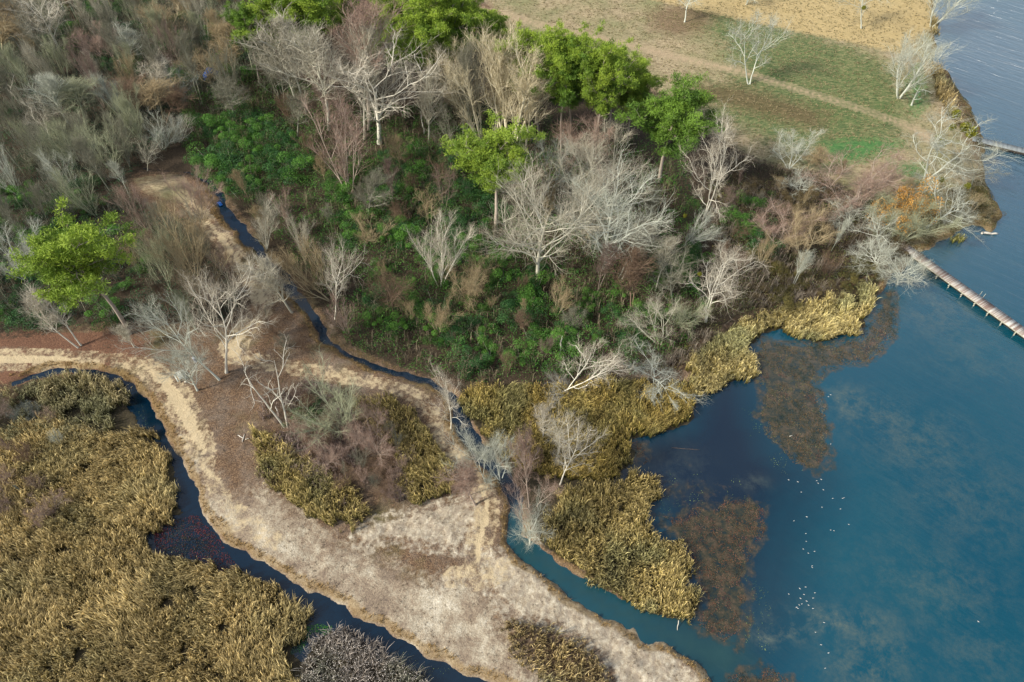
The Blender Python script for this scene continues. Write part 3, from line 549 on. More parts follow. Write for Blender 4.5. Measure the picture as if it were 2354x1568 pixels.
# ------------------------------------------------------------------ trees one can tell apart in the photograph
LM = [
 # left and upper left wood
 ('syc', 'white', (139, 118), (70, -20), 120, 'tall white-barked bare tree with wide open branches near the upper left corner'),
 ('snag', 'white', (48, 245), (0, 165), 70, 'thick white broken trunk with stubby crooked branches at the left edge of the wood'),
 ('syc', 'grey', (60, 215), (15, 120), 70, 'grey bare tree with twisted limbs behind the thick white broken trunk'),
 ('slim', 'tan', (12, 135), (-5, 10), 90, 'tan feathery bare tree cut by the left edge near the top corner'),
 ('slim', 'silver', (160, 290), (82, 158), 80, 'slender silvery bare tree standing alone above the broom-like grey trees on the left'),
 ('slim', 'greengrey', (196, 282), (140, 185), 90, 'greenish grey feathery tree just right of the slender silvery tree'),
 ('slim', 'silver', (266, 256), (222, 175), 58, 'narrow pale tree with a pointed silvery crown in the middle of the left wood'),
 ('vase', 'pink', (242, 136), (190, 58), 95, 'pinkish fan-shaped bare tree near the top left, its branches lit pale'),
 ('syc', 'pink', (268, 146), (262, 75), 90, 'pinkish bare tree with a curved white fork beside the fan-shaped one'),
 ('slim', 'silver', (303, 150), (290, 60), 60, 'thin silvery upright tree right of the curved white fork'),
 ('slim', 'tan', (432, 132), (388, 8), 105, 'tall tan bare tree with a forked pale stem below the top edge'),
 ('slim', 'tan', (540, 196), (482, 52), 105, 'tall slim tan trunk with feathery crown just right of the blue tarp'),
 ('slim', 'tan', (376, 276), (332, 188), 80, 'thin tan leaning tree left of the blue tarp'),
 ('slim', 'brown', (320, 272), (285, 188), 80, 'slender brown tree in the middle of the upper left wood'),
 ('broad', 'tan', (490, 205), (452, 120), 105, 'rounded tan twiggy crown above the blue tarp'),
 ('broom', 'bluegrey', (425, 235), (395, 160), 100, 'bluish grey rounded twiggy tree left of the tarp'),
 ('broom', 'greengrey', (180, 375), (60, 312), 120, 'greenish grey broom-like tree cluster with a yellowish tip at the far left'),
 ('broom', 'greengrey', (185, 345), (140, 270), 110, 'dense greenish grey upright tree left of centre of the left wood'),
 ('broom', 'greengrey', (262, 395), (200, 278), 120, 'broad greenish grey broom-like tree above the path bend'),
 ('broom', 'silver', (375, 345), (358, 265), 85, 'silvery rounded bare tree beside the green thicket on its right'),
 ('broom', 'pale', (415, 330), (402, 272), 60, 'small pale rounded tree at the left edge of the green thicket'),
 ('syc', 'pale', (340, 395), (352, 335), 50, 'small pale crooked tree standing above the end of the grassy clearing'),
 ('slim', 'grey', (545, 282), (532, 195), 80, 'thin grey tree with sparse side branches below the blue tarp'),
 ('slim', 'brown', (385, 285), (375, 200), 80, 'dusky brown feathery tree below and left of the blue tarp'),
 # top centre
 ('slim', 'pale', (703, 270), (640, 50), 120, 'tall pale grey tree leaning left beneath the upper left pines'),
 ('slim', 'pale', (756, 300), (712, 58), 130, 'tall pale twin-stemmed tree between the two big white sycamores and the pines'),
 ('slim', 'pink', (848, 300), (812, 2), 110, 'very tall pinkish tan tree reaching the top edge of the photograph'),
 ('syc', 'white', (872, 332), (835, 85), 210, 'big white sycamore with long arching limbs left of the pine belt'),
 ('syc', 'white', (868, 288), (905, 118), 110, 'white tree with spreading arms leaning right beside the big sycamore'),
 ('fan', 'cream', (1105, 322), (1040, 115), 125, 'white-stemmed fan tree on the left of the bright pair'),
 ('fan', 'cream', (1170, 352), (1180, 72), 165, 'tallest bright white fan-shaped tree in front of the pines'),
 ('slim', 'grey', (1067, 338), (1058, 100), 70, 'straight grey pole-like trunk between the fan-shaped trees'),
 ('syc', 'pink', (1008, 282), (962, 170), 90, 'small pinkish branching tree left of the white fan trees'),
 ('syc', 'grey', (1030, 365), (1010, 250), 80, 'thin crooked grey sapling below the white fan trees'),
 ('vase', 'pink', (802, 452), (765, 255), 130, 'pinkish white twin tree with bare lower trunks above the dark green thicket'),
 ('slim', 'tan', (925, 395), (918, 302), 48, 'small pale slender tree rising alone from the dark evergreens'),
 ('slim', 'grey', (686, 330), (660, 200), 70, 'reddish grey twiggy tree at the edge of the dark evergreens'),
 ('slim', 'pale', (838, 322), (822, 55), 80, 'tall pale slender stem just left of the big white sycamore'),
 ('slim', 'cream', (1138, 335), (1128, 105), 90, 'cream-barked slender tree between the two white fan trees'),
 ('slim', 'cream', (1205, 350), (1228, 112), 90, 'cream-barked slender tree on the right of the tallest fan tree'),
 ('slim', 'pale', (1088, 312), (1078, 128), 70, 'pale slender tree behind the left white fan tree'),
 ('slim', 'pale', (985, 330), (975, 150), 70, 'pale slender tree halfway between big sycamore and fan trees'),
 ('slim', 'white', (360, 240), (345, 130), 60, 'slender white tree in the middle of the upper left wood'),
 ('syc', 'white', (120, 330), (90, 235), 70, 'small white crooked tree among the greenish trees at far left'),
 # centre
 ('vase', 'pink', (1357, 395), (1322, 272), 120, 'pinkish purple hazy tree in front of the pine trunks'),
 ('vase', 'pale', (1405, 420), (1400, 298), 150, 'pale upright tree with purple twigs below the pines'),
 ('syc', 'white', (1612, 502), (1655, 276), 130, 'white sycamore with tan leaves at the meadow edge'),
 ('syc', 'silver', (1258, 470), (1262, 305), 100, 'silvery small-crowned tree behind the great grey tree'),
 ('broad', 'pale', (1237, 645), (1215, 385), 215, 'great pale grey many-limbed tree in the centre of the wood'),
 ('broad', 'pale', (1320, 520), (1395, 325), 190, 'pale spreading tree leaning right behind the great grey tree'),
 ('broad', 'silver', (1388, 620), (1395, 420), 200, 'silvery tree with drooping limbs right of the great grey tree'),
 ('slim', 'pale', (1422, 645), (1480, 512), 80, 'pale tree leaning right above the reed bend'),
 ('slim', 'brown', (1455, 715), (1475, 585), 90, 'brownish vine-covered tree with a leaning bare stem'),
 ('syc', 'grey', (1545, 700), (1538, 585), 95, 'greenish grey tree with a tall straight stem and curved limbs'),
 ('syc', 'white', (1626, 742), (1700, 585), 150, 'white forked tree with tan leaf tips leaning over the reeds'),
 ('broom', 'greengrey', (1558, 752), (1588, 668), 90, 'greenish grey broom-shaped bush-like tree above the reeds'),
 ('broad', 'pale', (1515, 795), (1503, 712), 130, 'low pale spreading tree with tan tips above the reed bed'),
 ('broom', 'silver', (1568, 565), (1618, 492), 90, 'silvery tree with a mistletoe ball leaning right'),
 ('syc', 'white', (770, 735), (762, 562), 85, 'slim white Y-shaped tree on the right bank of the creek'),
 ('vase', 'white', (1012, 660), (1003, 500), 100, 'bright white vase-shaped tree among the dark evergreens'),
 ('broad', 'brown', (905, 720), (895, 620), 85, 'dusky brown rounded tree left of the reed-side thicket'),
 ('shrub', 'tan', (1075, 690), (1075, 600), 100, 'brown dome of vines on a small tree right of the white vase-shaped tree'),
 ('slim', 'grey', (846, 505), (840, 405), 80, 'grey slender tree rising from the dark green thicket'),
 ('broom', 'tan', (858, 560), (862, 505), 85, 'low tan twiggy clump under the grey slender tree'),
 ('vase', 'tan', (760, 690), (668, 562), 100, 'tan tree leaning left toward the creek'),
 ('slim', 'pale', (672, 720), (588, 588), 70, 'pale tree leaning over the dark creek'),
 ('vase', 'pale', (612, 575), (592, 480), 70, 'pale twiggy tree beside the dark creek bend'),
 ('vase', 'tan', (1010, 775), (998, 690), 55, 'small white-stemmed sapling above the reed bend'),
 ('vase', 'tan', (1278, 730), (1290, 660), 62, 'small tan vase-shaped sapling in the green thicket below the great tree'),
 ('slim', 'brown', (1205, 775), (1205, 720), 40, 'small dead brown sapling in the dark evergreens'),
 # left middle
 ('slim', 'white', (187, 800), (74, 690), 90, 'white slender tree leaning left at the edge of the sandy path'),
 ('slim', 'pale', (312, 800), (285, 745), 40, 'short pale sapling on the reddish bank beside the path'),
 ('vase', 'pink', (462, 502), (432, 392), 95, 'pinkish bare tree with a nest standing in the grassy clearing'),
 ('vase', 'silver', (68, 648), (10, 545), 110, 'silvery bare tree left of the round lone pine'),
 ('syc', 'white', (522, 858), (535, 618), 150, 'large white many-limbed tree rising beside the path junction'),
 ('syc', 'silver', (505, 875), (320, 700), 120, 'silvery tree leaning far left over the path'),
 ('broad', 'silver', (455, 900), (395, 800), 90, 'low silvery fallen crown beside the wooden picnic table'),
 ('broom', 'brown', (640, 770), (628, 690), 90, 'brown twiggy clump on the spit between the path and the creek'),
 ('broom', 'tan', (450, 640), (410, 480), 130, 'tan many-stemmed tree at the lower left of the grassy clearing'),
 ('broom', 'tan', (480, 700), (455, 560), 120, 'tan bushy tree above the large white tree'),
 ('snag', 'white', (658, 985), (582, 815), 150, 'dead white snag with broken stub limbs beside the path'),
 ('snag', 'white', (655, 945), (672, 872), 60, 'small bent white dead tree right of the big snag'),
 ('broom', 'greengrey', (790, 992), (748, 890), 150, 'greenish grey broom-like tree on the island thicket'),
 ('syc', 'white', (1034, 985), (1008, 860), 80, 'white tree with drooping side branches beside the sandy path'),
 ('broad', 'silver', (1117, 1108), (1092, 978), 135, 'dense silvery white tree at the bend of the small creek'),
 ('vase', 'silver', (1150, 1098), (1150, 1010), 80, 'smaller silvery tree leaning right beside the dense silvery one'),
 ('slim', 'pink', (1092, 1162), (1035, 1075), 70, 'thin pinkish broken tree over the sandy path'),
 ('slim', 'pink', (1078, 1140), (1082, 1070), 44, 'thin pinkish sapling behind the broken one on the path'),
 ('shrub', 'pink', (868, 1045), (855, 975), 100, 'pinkish grey rounded shrub at the centre of the island thicket'),
 ('syc', 'white', (1285, 905), (1425, 808), 110, 'white fallen tree lying across the edge of the reeds'),
 ('broad', 'white', (1300, 905), (1325, 925), 110, 'white crown of a collapsed tree drooping into the reeds'),
 ('broad', 'silver', (1505, 868), (1530, 835), 165, 'collapsed silvery tree spreading its limbs over the reed bed'),
 ('slim', 'white', (1247, 1008), (1257, 930), 38, 'narrow white sapling in the middle of the reed bed'),
 ('syc', 'pale', (1280, 1050), (1290, 962), 80, 'pale sapling with a twisted trunk in the reed bed'),
 ('syc', 'white', (1287, 1112), (1350, 1000), 90, 'white leaning tree in the reed bed with a long side limb'),
 ('slim', 'pink', (1217, 1165), (1212, 1000), 52, 'pale twin-stemmed tree at the left of the reed bed'),
 ('syc', 'pink', (1232, 1162), (1268, 1108), 60, 'small pink-twigged leaning tree on the reed bank'),
 ('syc', 'pink', (1205, 1230), (1200, 1100), 60, 'pinkish crooked tree over the bend of the small creek'),
 ('broad', 'silver', (1218, 1248), (1225, 1180), 80, 'low silvery bush-like tree standing at the creek mouth'),
 # meadow and shore
 ('syc', 'silver', (1722, 198), (1748, 25), 115, 'pale lone tree in the green patch of the meadow'),
 ('syc', 'silver', (1573, 52), (1588, -40), 80, 'pale tree near the top edge on the brown meadow patch'),
 ('syc', 'silver', (1712, 13), (1720, -90), 80, 'tree foot at the top edge on the golden grass'),
 ('syc', 'silver', (1978, 68), (1984, -50), 80, 'pale tree on the golden grass close to the lake'),
 ('vase', 'silver', (2064, 227), (2115, 72), 110, 'pale many-limbed tree beside the upper shore track'),
 ('snag', 'silver', (2093, 245), (2118, 170), 50, 'short broken pale tree beside the many-limbed shore tree'),
 ('vase', 'silver', (2140, 62), (2205, -60), 110, 'pale shore tree leaning over the water at the top'),
 ('syc', 'silver', (2128, 412), (2235, 262), 170, 'large leaning shore tree hung with mistletoe balls'),
 ('syc', 'silver', (2128, 525), (2240, 455), 110, 'white trunk leaning over the weedy point by the boardwalk'),
 ('syc', 'grey', (2228, 440), (2262, 350), 100, 'dark-trunked tree with white limbs reaching over the lake'),
 ('syc', 'silver', (2150, 470), (2160, 385), 90, 'white crooked tree between the leaning shore trees'),
 ('broad', 'pink', (1945, 472), (1952, 368), 165, 'wide pinkish white vase-shaped tree near the meadow corner'),
 ('vase', 'pink', (1972, 478), (2010, 388), 110, 'pinkish leaning companion of the wide vase-shaped tree'),
 ('orange', 'tan', (2082, 530), (2088, 398), 105, 'tree holding orange autumn leaves behind the shore trees'),
 ('vase', 'pink', (1782, 565), (1800, 492), 110, 'pinkish vase-shaped tree left of the green broom-like one'),
 ('vase', 'tan', (1842, 588), (1882, 498), 130, 'greenish tan vase-shaped tree above the bright reeds'),
 ('syc', 'silver', (2020, 572), (2005, 508), 85, 'white crooked low tree in the olive thicket near the boardwalk'),
 ('syc', 'silver', (1950, 530), (1962, 470), 80, 'white drooping small tree below the wide pinkish tree'),
 ('vase', 'silver', (1812, 388), (1838, 310), 85, 'pale upright tree at the lower edge of the meadow'),
 ('slim', 'tan', (1850, 400), (1885, 328), 66, 'thin tan tree beside the pale upright tree at the meadow edge'),
 ('syc', 'silver', (1835, 455), (1845, 400), 66, 'thin white crooked stem in the dark thicket below the meadow'),
 ('slim', 'tan', (1790, 452), (1812, 415), 40, 'slanting bare pale pole in the thicket below the meadow'),
 ('broad', 'silver', (2015, 620), (2018, 565), 90, 'white branching shrub-like tree by the foot of the boardwalk'),
 ('broad', 'silver', (2065, 650), (2080, 590), 95, 'silvery fallen branches hanging over the water below the boardwalk'),
 ('vase', 'greengrey', (2060, 560), (2110, 470), 120, 'greenish grey many-stemmed tree beside the boardwalk start'),
 ('vase', 'greengrey', (2030, 545), (2060, 465), 100, 'greenish grey leaning tree behind the boardwalk'),
 # pines
 ('pine', 'pinebark', (300, 768), (185, 515), 195, 'lone round pine with a leaning trunk on the left above the path'),
 ('pine', 'pinebark', (1140, 530), (1115, 308), 175, 'bright green pine standing apart in front of the white fan trees'),
 ('pine', 'pinebark', (1514, 420), (1535, 196), 165, 'round-crowned pine at the right end of the pine belt'),
 ('pine', 'pinebark', (1240, 320), (1215, 60), 111, 'dark pine behind the tallest fan-shaped tree'),
 ('pine', 'pinebark', (1290, 360), (1265, 68), 111, 'pine with a dark double trunk left of the yellowish pine'),
 ('pine', 'pinebark', (1312, 350), (1325, 88), 116, 'yellowish topped pine in the middle of the belt'),
 ('pine', 'pinebark', (1355, 378), (1375, 78), 120, 'tall pine with a long pale trunk in the middle of the belt'),
 ('pine', 'pinebark', (1398, 312), (1430, 105), 111, 'dark green pine at the meadow side of the belt'),
 ('pine', 'pinebark', (1440, 330), (1462, 140), 103, 'drooping pine right of the pale-trunked pine'),
 ('pine', 'pinebark', (972, 270), (950, 5), 129, 'pine with a straight grey trunk left in the upper pine group'),
 ('pine', 'pinebark', (1015, 250), (1008, -40), 129, 'tall pine cut by the top edge above the white fan trees'),
 ('pine', 'pinebark', (1068, 215), (1065, -25), 129, 'yellow-green pine at the top edge next to the field track'),
 ('pine', 'pinebark', (1112, 190), (1108, 28), 98, 'pine whose dark boughs reach the field track'),
 ('pine', 'pinebark', (905, 210), (890, -30), 120, 'pine at the top edge behind the very tall tan tree'),
 ('pine', 'pinebark', (645, 190), (612, -40), 129, 'pine at the top edge on the left side of the pair'),
 ('pine', 'pinebark', (705, 180), (688, -50), 129, 'right-hand pine of the top left pair'),
 ('pine', 'pinebark', (598, 200), (575, 10), 77, 'small yellow-green pine left of the top left pair'),
 ('pine', 'pinebark', (1205, 250), (1195, 62), 86, 'small dark pine behind the fan-shaped tree'),
 ('pine', 'pinebark', (1290, 230), (1285, 75), 94, 'back pine between the fan-shaped tree and the field track'),
 ('pine', 'pinebark', (945, 160), (935, -60), 111, 'rearmost pine at the top edge above the big sycamore'),
 ('pine', 'pinebark', (760, 120), (752, -60), 94, 'pine at the top edge beside the very tall tan tree'),
 ('pine', 'pinebark', (1340, 200), (1345, 80), 90, 'back pine whose top touches the field track'),
]
for kd, tn, bs, tp, wd, lb in LM:
    place(kd, tn, bs, top=tp, width=wd, rec=lb)
root = [t for t in THINGS if t['label'] and 'yellowish topped' in t['label']][0]

# mistletoe balls: things of their own hanging in the shore tree
def ball(seed):
    rg = np.random.default_rng(seed); d = norm(rg.normal(size=(900, 3))); c = d * (rg.uniform(.02, 1, 900) ** .5)[:, None]
    v, f = quads(c, d, rg.uniform(.18, .34, 900), rg, .8)
    return mesh_np('mistletoe', v, f, np.repeat(lerp((.10, .12, .01), (.28, .27, .03), rg.random(900)), 4, 0), mats=[M_LEAF])
mb = ball(5)
SHORE_T = 'hanging in the leaning shore tree'
for (u, v, r_, zz, lb) in [(2218, 292, 1.2, 13, 'largest yellow-green mistletoe ball high on the right ' + SHORE_T), (2232, 303, 1.35, 12.5, 'lower mistletoe ball of the pair high on the right ' + SHORE_T), (2156, 316, .8, 9, 'round mistletoe ball on the left side ' + SHORE_T),
                           (2166, 329, 1.0, 8.5, 'lowest mistletoe ball on the left side ' + SHORE_T), (2198, 262, 1.0, 13, 'mistletoe ball near the top ' + SHORE_T), (2189, 293, .8, 11, 'small mistletoe ball in the middle of the crown ' + SHORE_T),
                           (2165, 413, .6, 7, 'small green mistletoe ball in the white crooked shore tree'), (2224, 427, .7, 8, 'mistletoe ball beside the dark-trunked lakeside tree'), (1985, 18, .6, 13, 'mistletoe ball in the pale tree on the golden grass'),
                           (1574, 496, .45, 10, 'mistletoe ball in the silvery leaning tree of the wood'), (1608, 630, .45, 9, 'mistletoe ball in the white forked tree above the reeds')]:
    p = G(u, v, zz); o = obj('mistletoe_ball', mb); o.location = (p[0], p[1], zz); o.scale = (r_,) * 3; o.rotation_euler = (0, 0, random.random() * 6)
    tag(o, lb, 'mistletoe', 'mistletoe balls in the bare trees')

# ------------------------------------------------------------------ the rest of the wood
def pts_in(pg_uv, spacing, z=.6, seed=1, avoid_water=.3):
    pg = poly(pg_uv, z); rg = np.random.default_rng(seed); lo = pg.min(0); hi = pg.max(0)
    nx = int((hi[0] - lo[0]) / spacing) + 1; ny = int((hi[1] - lo[1]) / spacing) + 1
    X, Y = np.meshgrid(lo[0] + np.arange(nx) * spacing, lo[1] + np.arange(ny) * spacing)
    X = X.ravel() + rg.uniform(-.5, .5, X.size) * spacing; Y = Y.ravel() + rg.uniform(-.5, .5, Y.size) * spacing
    m_ = inside(X, Y, pg) & (wat(X, Y) < -avoid_water)
    return X[m_], Y[m_]
def far_from(x, y, d=2.0, kinds=None):
    for t_ in THINGS:
        l = t_['o'].location
        if (l.x - x) ** 2 + (l.y - y) ** 2 < d * d: return False
    return True
paths = np.maximum.reduce([ribbon(gx, gy, l, 5) for l in SAND_L]).reshape(GX.shape)
def onpath(x, y, mg=.8): return bil(paths, np.array([x]), np.array([y]))[0] > -mg
FILL = [
 # name, polygon, spacing, kinds(weights), tones, height range, width factor
 ('in the upper left wood', [(-60, -60), (560, -60), (600, 60), (640, 180), (560, 240), (470, 300), (330, 300), (0, 300), (-60, 300)], 7.9, ['slim', 'slim', 'broom', 'vase', 'syc'], ['tan', 'grey', 'greengrey', 'mauve', 'pale', 'brown', 'grey', 'bluegrey', 'greengrey'], (10, 19)),
 ('in the middle of the left wood', [(-40, 300), (300, 300), (430, 320), (420, 390), (330, 400), (290, 430), (340, 520), (300, 560), (230, 520), (100, 520), (-40, 600)], 7.4, ['broom', 'slim', 'vase', 'broom'], ['greengrey', 'grey', 'greengrey', 'silver', 'tan', 'grey'], (9, 16)),
 ('between the lone pine and the grassy clearing', [(320, 530), (430, 520), (470, 560), (540, 640), (570, 700), (530, 750), (430, 790), (340, 740), (320, 640)], 6.2, ['broom', 'slim', 'vase'], ['grey', 'tan', 'brown', 'pink', 'greengrey'], (8, 14)),
 ('left of the lone pine', [(-40, 600), (80, 560), (90, 680), (130, 750), (0, 770), (-60, 770)], 7.0, ['broom', 'slim', 'vase'], ['greengrey', 'bluegrey', 'grey', 'silver'], (7, 12)),
 ('under the top left pines', [(590, 130), (780, 130), (860, 300), (760, 340), (690, 330), (620, 230)], 7.5, ['slim', 'slim', 'syc'], ['brown', 'grey', 'mauve', 'pink'], (10, 18)),
 ('below the white sycamores', [(680, 330), (1000, 290), (1050, 420), (980, 600), (860, 560), (740, 520)], 9.0, ['slim', 'syc', 'vase', 'shrub'], ['grey', 'brown', 'tan', 'mauve'], (6, 12)),
 ('in the thicket right of the creek', [(590, 430), (700, 560), (830, 700), (900, 830), (800, 780), (740, 700), (640, 580), (560, 480)], 6.8, ['vase', 'broom', 'shrub', 'slim'], ['tan', 'pink', 'brown', 'grey', 'pale'], (6, 11)),
 ('behind the great grey tree', [(1180, 330), (1500, 420), (1560, 600), (1500, 720), (1380, 700), (1290, 640), (1150, 420)], 9.0, ['vase', 'slim', 'broad', 'syc'], ['pink', 'pale', 'mauve', 'grey', 'tan'], (9, 16)),
 ('in the green thicket above the reed bend', [(860, 640), (1180, 660), (1400, 760), (1400, 850), (1060, 870), (920, 830)], 8.0, ['shrub', 'vase', 'slim'], ['tan', 'brown', 'grey', 'mauve'], (4, 7)),
 ('in the hazy thicket below the meadow', [(1600, 400), (1760, 385), (1900, 420), (2050, 510), (2060, 590), (1960, 640), (1840, 690), (1700, 730), (1620, 700), (1640, 560)], 8.0, ['vase', 'broom', 'shrub', 'slim'], ['pink', 'grey', 'brown', 'silver', 'mauve', 'tan'], (5, 10)),
 ('on the brushy point by the boardwalk', [(2060, 440), (2180, 430), (2240, 480), (2200, 520), (2110, 560), (2060, 560)], 6.0, ['shrub', 'vase', 'broom'], ['brown', 'greengrey', 'silver', 'tan'], (4, 8)),
 ('on the island of reeds and brush', [(620, 900), (830, 930), (960, 1060), (930, 1150), (830, 1150), (700, 1060), (640, 990)], 2.7, ['shrub', 'shrub', 'broom', 'vase'], ['brown', 'mauve', 'pink', 'brown', 'grey'], (3.0, 5.5)),
 ('above the island, beside the path', [(590, 740), (700, 720), (740, 800), (720, 820), (600, 800)], 4.0, ['shrub', 'broom'], ['brown', 'grey', 'tan'], (2.5, 4.5)),
 ('in the reeds beside the small creek', [(1170, 960), (1260, 1010), (1340, 1060), (1280, 1130), (1200, 1210), (1180, 1100)], 4.6, ['shrub', 'vase', 'syc'], ['pink', 'mauve', 'brown', 'pale'], (3, 6)),
 ('among the reeds in the lower left', [(-20, 880), (120, 880), (260, 960), (260, 1000), (140, 1090), (120, 1330), (-20, 1400)], 5.0, ['shrub', 'slim', 'broom'], ['bluegrey', 'mauve', 'brown', 'silver', 'pink'], (3, 6)),
]
def near_labels(): return [(t_['uv'], t_['label']) for t_ in THINGS if t_['label']]
sid = 400
for nm, pg, sp, kds, tns, hr in FILL:
    sid += 1; X, Y = pts_in(pg, sp, seed=sid)
    for x, y in zip(X, Y):
        if onpath(x, y) or not far_from(x, y, sp * .42): continue
        kd = random.choice(kds); tn = random.choice(tns); h = random.uniform(*hr) * (.55 if kd == 'shrub' and hr[1] > 7 else 1)
        r_ = place(kd, tn, (x, y, 0), hgt_m=h, wf=(.62 if kd == 'slim' else .8 if kd == 'shrub' else .85)) if h < 9 or kd != 'slim' else place(kd, tn, (x, y, 0), hgt_m=h)
        th = random.gauss(0, .06); THINGS[-1]['region'] = nm
# evergreen and olive bushes that stand out of the undergrowth
BUSH = [
 ('dark green evergreen', 'ever', [(440, 290), (600, 250), (700, 330), (720, 420), (640, 440), (560, 470), (470, 410)], 5.0, (4, 7), 'in the thicket below the blue tarp'),
 ('green evergreen', 'ever', [(860, 330), (1060, 350), (1180, 440), (1150, 560), (1300, 640), (1380, 740), (1380, 830), (1060, 850), (900, 800), (820, 620), (760, 440)], 5.2, (3, 6), 'in the central thicket'),
 ('dark green evergreen', 'ever', [(60, -30), (420, -30), (600, 100), (560, 200), (400, 200), (200, 160)], 9.0, (3, 6), 'in the upper left wood'),
 ('dark green evergreen', 'ever', [(-30, 430), (260, 420), (330, 560), (320, 720), (200, 770), (-30, 760)], 6.0, (3, 6), 'around the lone pine'),
 ('bright green evergreen', 'ever', [(1660, 480), (1740, 470), (1760, 590), (1680, 580)], 4.0, (4, 6), 'right of the white meadow-edge sycamore'),
 ('green evergreen', 'ever', [(1300, 700), (1560, 560), (1640, 640), (1600, 700), (1460, 800)], 6.5, (3, 5), 'near the upper reed edge'),
 ('olive', 'olive', [(1700, 600), (1960, 600), (2060, 560), (2050, 640), (1900, 690), (1740, 710)], 4.6, (2.5, 4.5), 'above the bright reeds'),
 ('olive', 'olive', [(1640, 380), (1760, 400), (1850, 430), (1960, 500), (1920, 560), (1760, 480)], 7.0, (2.5, 5), 'below the meadow edge'),
 ('olive', 'olive', [(2160, 440), (2270, 440), (2285, 510), (2200, 510)], 4.0, (1.5, 3), 'on the weedy point'),
 ('dark green evergreen', 'ever', [(650, 920), (720, 900), (760, 960), (680, 990)], 3.5, (2, 3.2), 'on the island of brush'),
]
for adj, kd, pg, sp, hr, wh in BUSH:
    sid += 1; X, Y = pts_in(pg, sp, seed=sid, avoid_water=1.0)
    for x, y in zip(X, Y):
        if onpath(x, y): continue
        h = random.uniform(*hr); place(kd, 'grey', (x, y, 0), hgt_m=h, width=None, wf=random.uniform(.9, 1.25)); THINGS[-1]['region'] = wh; THINGS[-1]['adj'] = adj
# labels of the trees and bushes that were filled in: told apart by look, neighbourhood and nearest landmark
lands = [(np.array(t_['uv']), t_['label']) for t_ in THINGS if t_['label']]
short = {l: l for _, l in lands}
ANCH = [((487, 180), 'the blue tarp'), ((250, 640), 'the lone pine'), ((500, 470), 'the creek head'), ((660, 640), 'the mid creek bend'), ((870, 300), 'the big white sycamore'), ((1170, 300), 'the tallest white fan tree'),
        ((1240, 560), 'the great grey tree'), ((1010, 620), 'the white vase-shaped tree'), ((1130, 480), 'the lone bright pine'), ((1514, 400), 'the round-crowned pine'), ((1612, 480), 'the meadow-edge sycamore'), ((1626, 720), 'the white forked tree'),
        ((1945, 450), 'the wide pinkish tree'), ((2075, 500), 'the orange-leaved tree'), ((1842, 570), 'the vase-shaped tree'), ((2110, 590), 'the boardwalk'), ((770, 720), 'the white Y-shaped tree'), ((520, 760), 'the path junction tree'),
        ((600, 900), 'the dead white snag'), ((1117, 1080), 'the dense silvery creek tree'), ((860, 1010), 'the island centre'), ((1280, 1080), 'the twisted reed-bed sapling'), ((45, 230), 'the thick broken trunk'), ((160, 270), 'the slender silvery tree'),
        ((690, 100), 'the top left pines'), ((139, 100), 'the tall corner tree'), ((430, 130), 'the forked tan tree'), ((380, 560), 'the grassy clearing'), ((925, 390), 'the small slender tree'), ((1300, 890), 'the fallen white tree'), ((200, 960), 'the reedy left creek'), ((60, 1200), 'the lower left reeds'), ((1400, 600), 'the silvery drooping tree'), ((280, 260), 'the pointed silvery tree')]
def where(uv):
    d = [((uv[0] - a[0]) ** 2 + (uv[1] - a[1]) ** 2, a, s) for a, s in ANCH]; _, a, s = min(d)
    dx, dy = uv[0] - a[0], uv[1] - a[1]
    if abs(dx) > abs(dy) * 1.2: return ('right of ' if dx > 0 else 'left of ') + s
    return ('just below ' if dy > 0 else 'just above ') + s
ORD = ['', 'second ', 'third ', 'fourth ', 'fifth ', 'sixth ', 'seventh ', 'eighth ', 'ninth ', 'tenth ', 'eleventh ', 'twelfth ']
buck = {}
LONG = {'vase-shaped bare tree': 'vase-shaped tree'}
FORM = {'slim': 'slender bare tree', 'vase': 'vase-shaped bare tree', 'broom': 'bushy bare tree', 'syc': 'crooked open bare tree', 'broad': 'wide bare tree', 'shrub': 'tangled bare shrub', 'ever': 'bush', 'olive': 'bush', 'snag': 'dead tree', 'fan': 'bare tree'}
for t_ in THINGS:
    o = t_['o']
    if t_['label']: t_['o']['label'] = t_['label']
    else:
        hh_ = t_['h']; sz_ = '' if t_['kind'] in ('shrub', 'ever', 'olive') and 3 < hh_ < 5 else ('tall ' if hh_ > 13 or (t_['kind'] in ('ever', 'olive') and hh_ >= 5) else 'small ' if hh_ < 5 else '')
        tone = t_.get('adj') or WORD[t_['tone']]
        buck.setdefault((sz_ + tone + ' ' + FORM[t_['kind']], where(t_['uv'])), []).append(t_)
    k_ = t_['kind']
    if 1:
        o['group'] = {'pine': 'pines', 'ever': 'evergreen bushes', 'olive': 'olive bushes', 'shrub': 'bare shrubs'}.get(k_, 'bare trees') + ' ' + (t_.get('region', 'of the wood') if k_ in ('ever', 'olive', 'shrub') and t_.get('region') else 'of the wood')
for (a, wh), l in buck.items():
    l.sort(key=lambda t_: t_['uv'][0])
    for i, t_ in enumerate(l):
        t_['o']['label'] = (a + ' ' + wh) if len(l) == 1 else (f"{a} {wh}, {ORD[i] if i < 12 else ''}" + ('leftmost' if i == 0 else 'from left'))

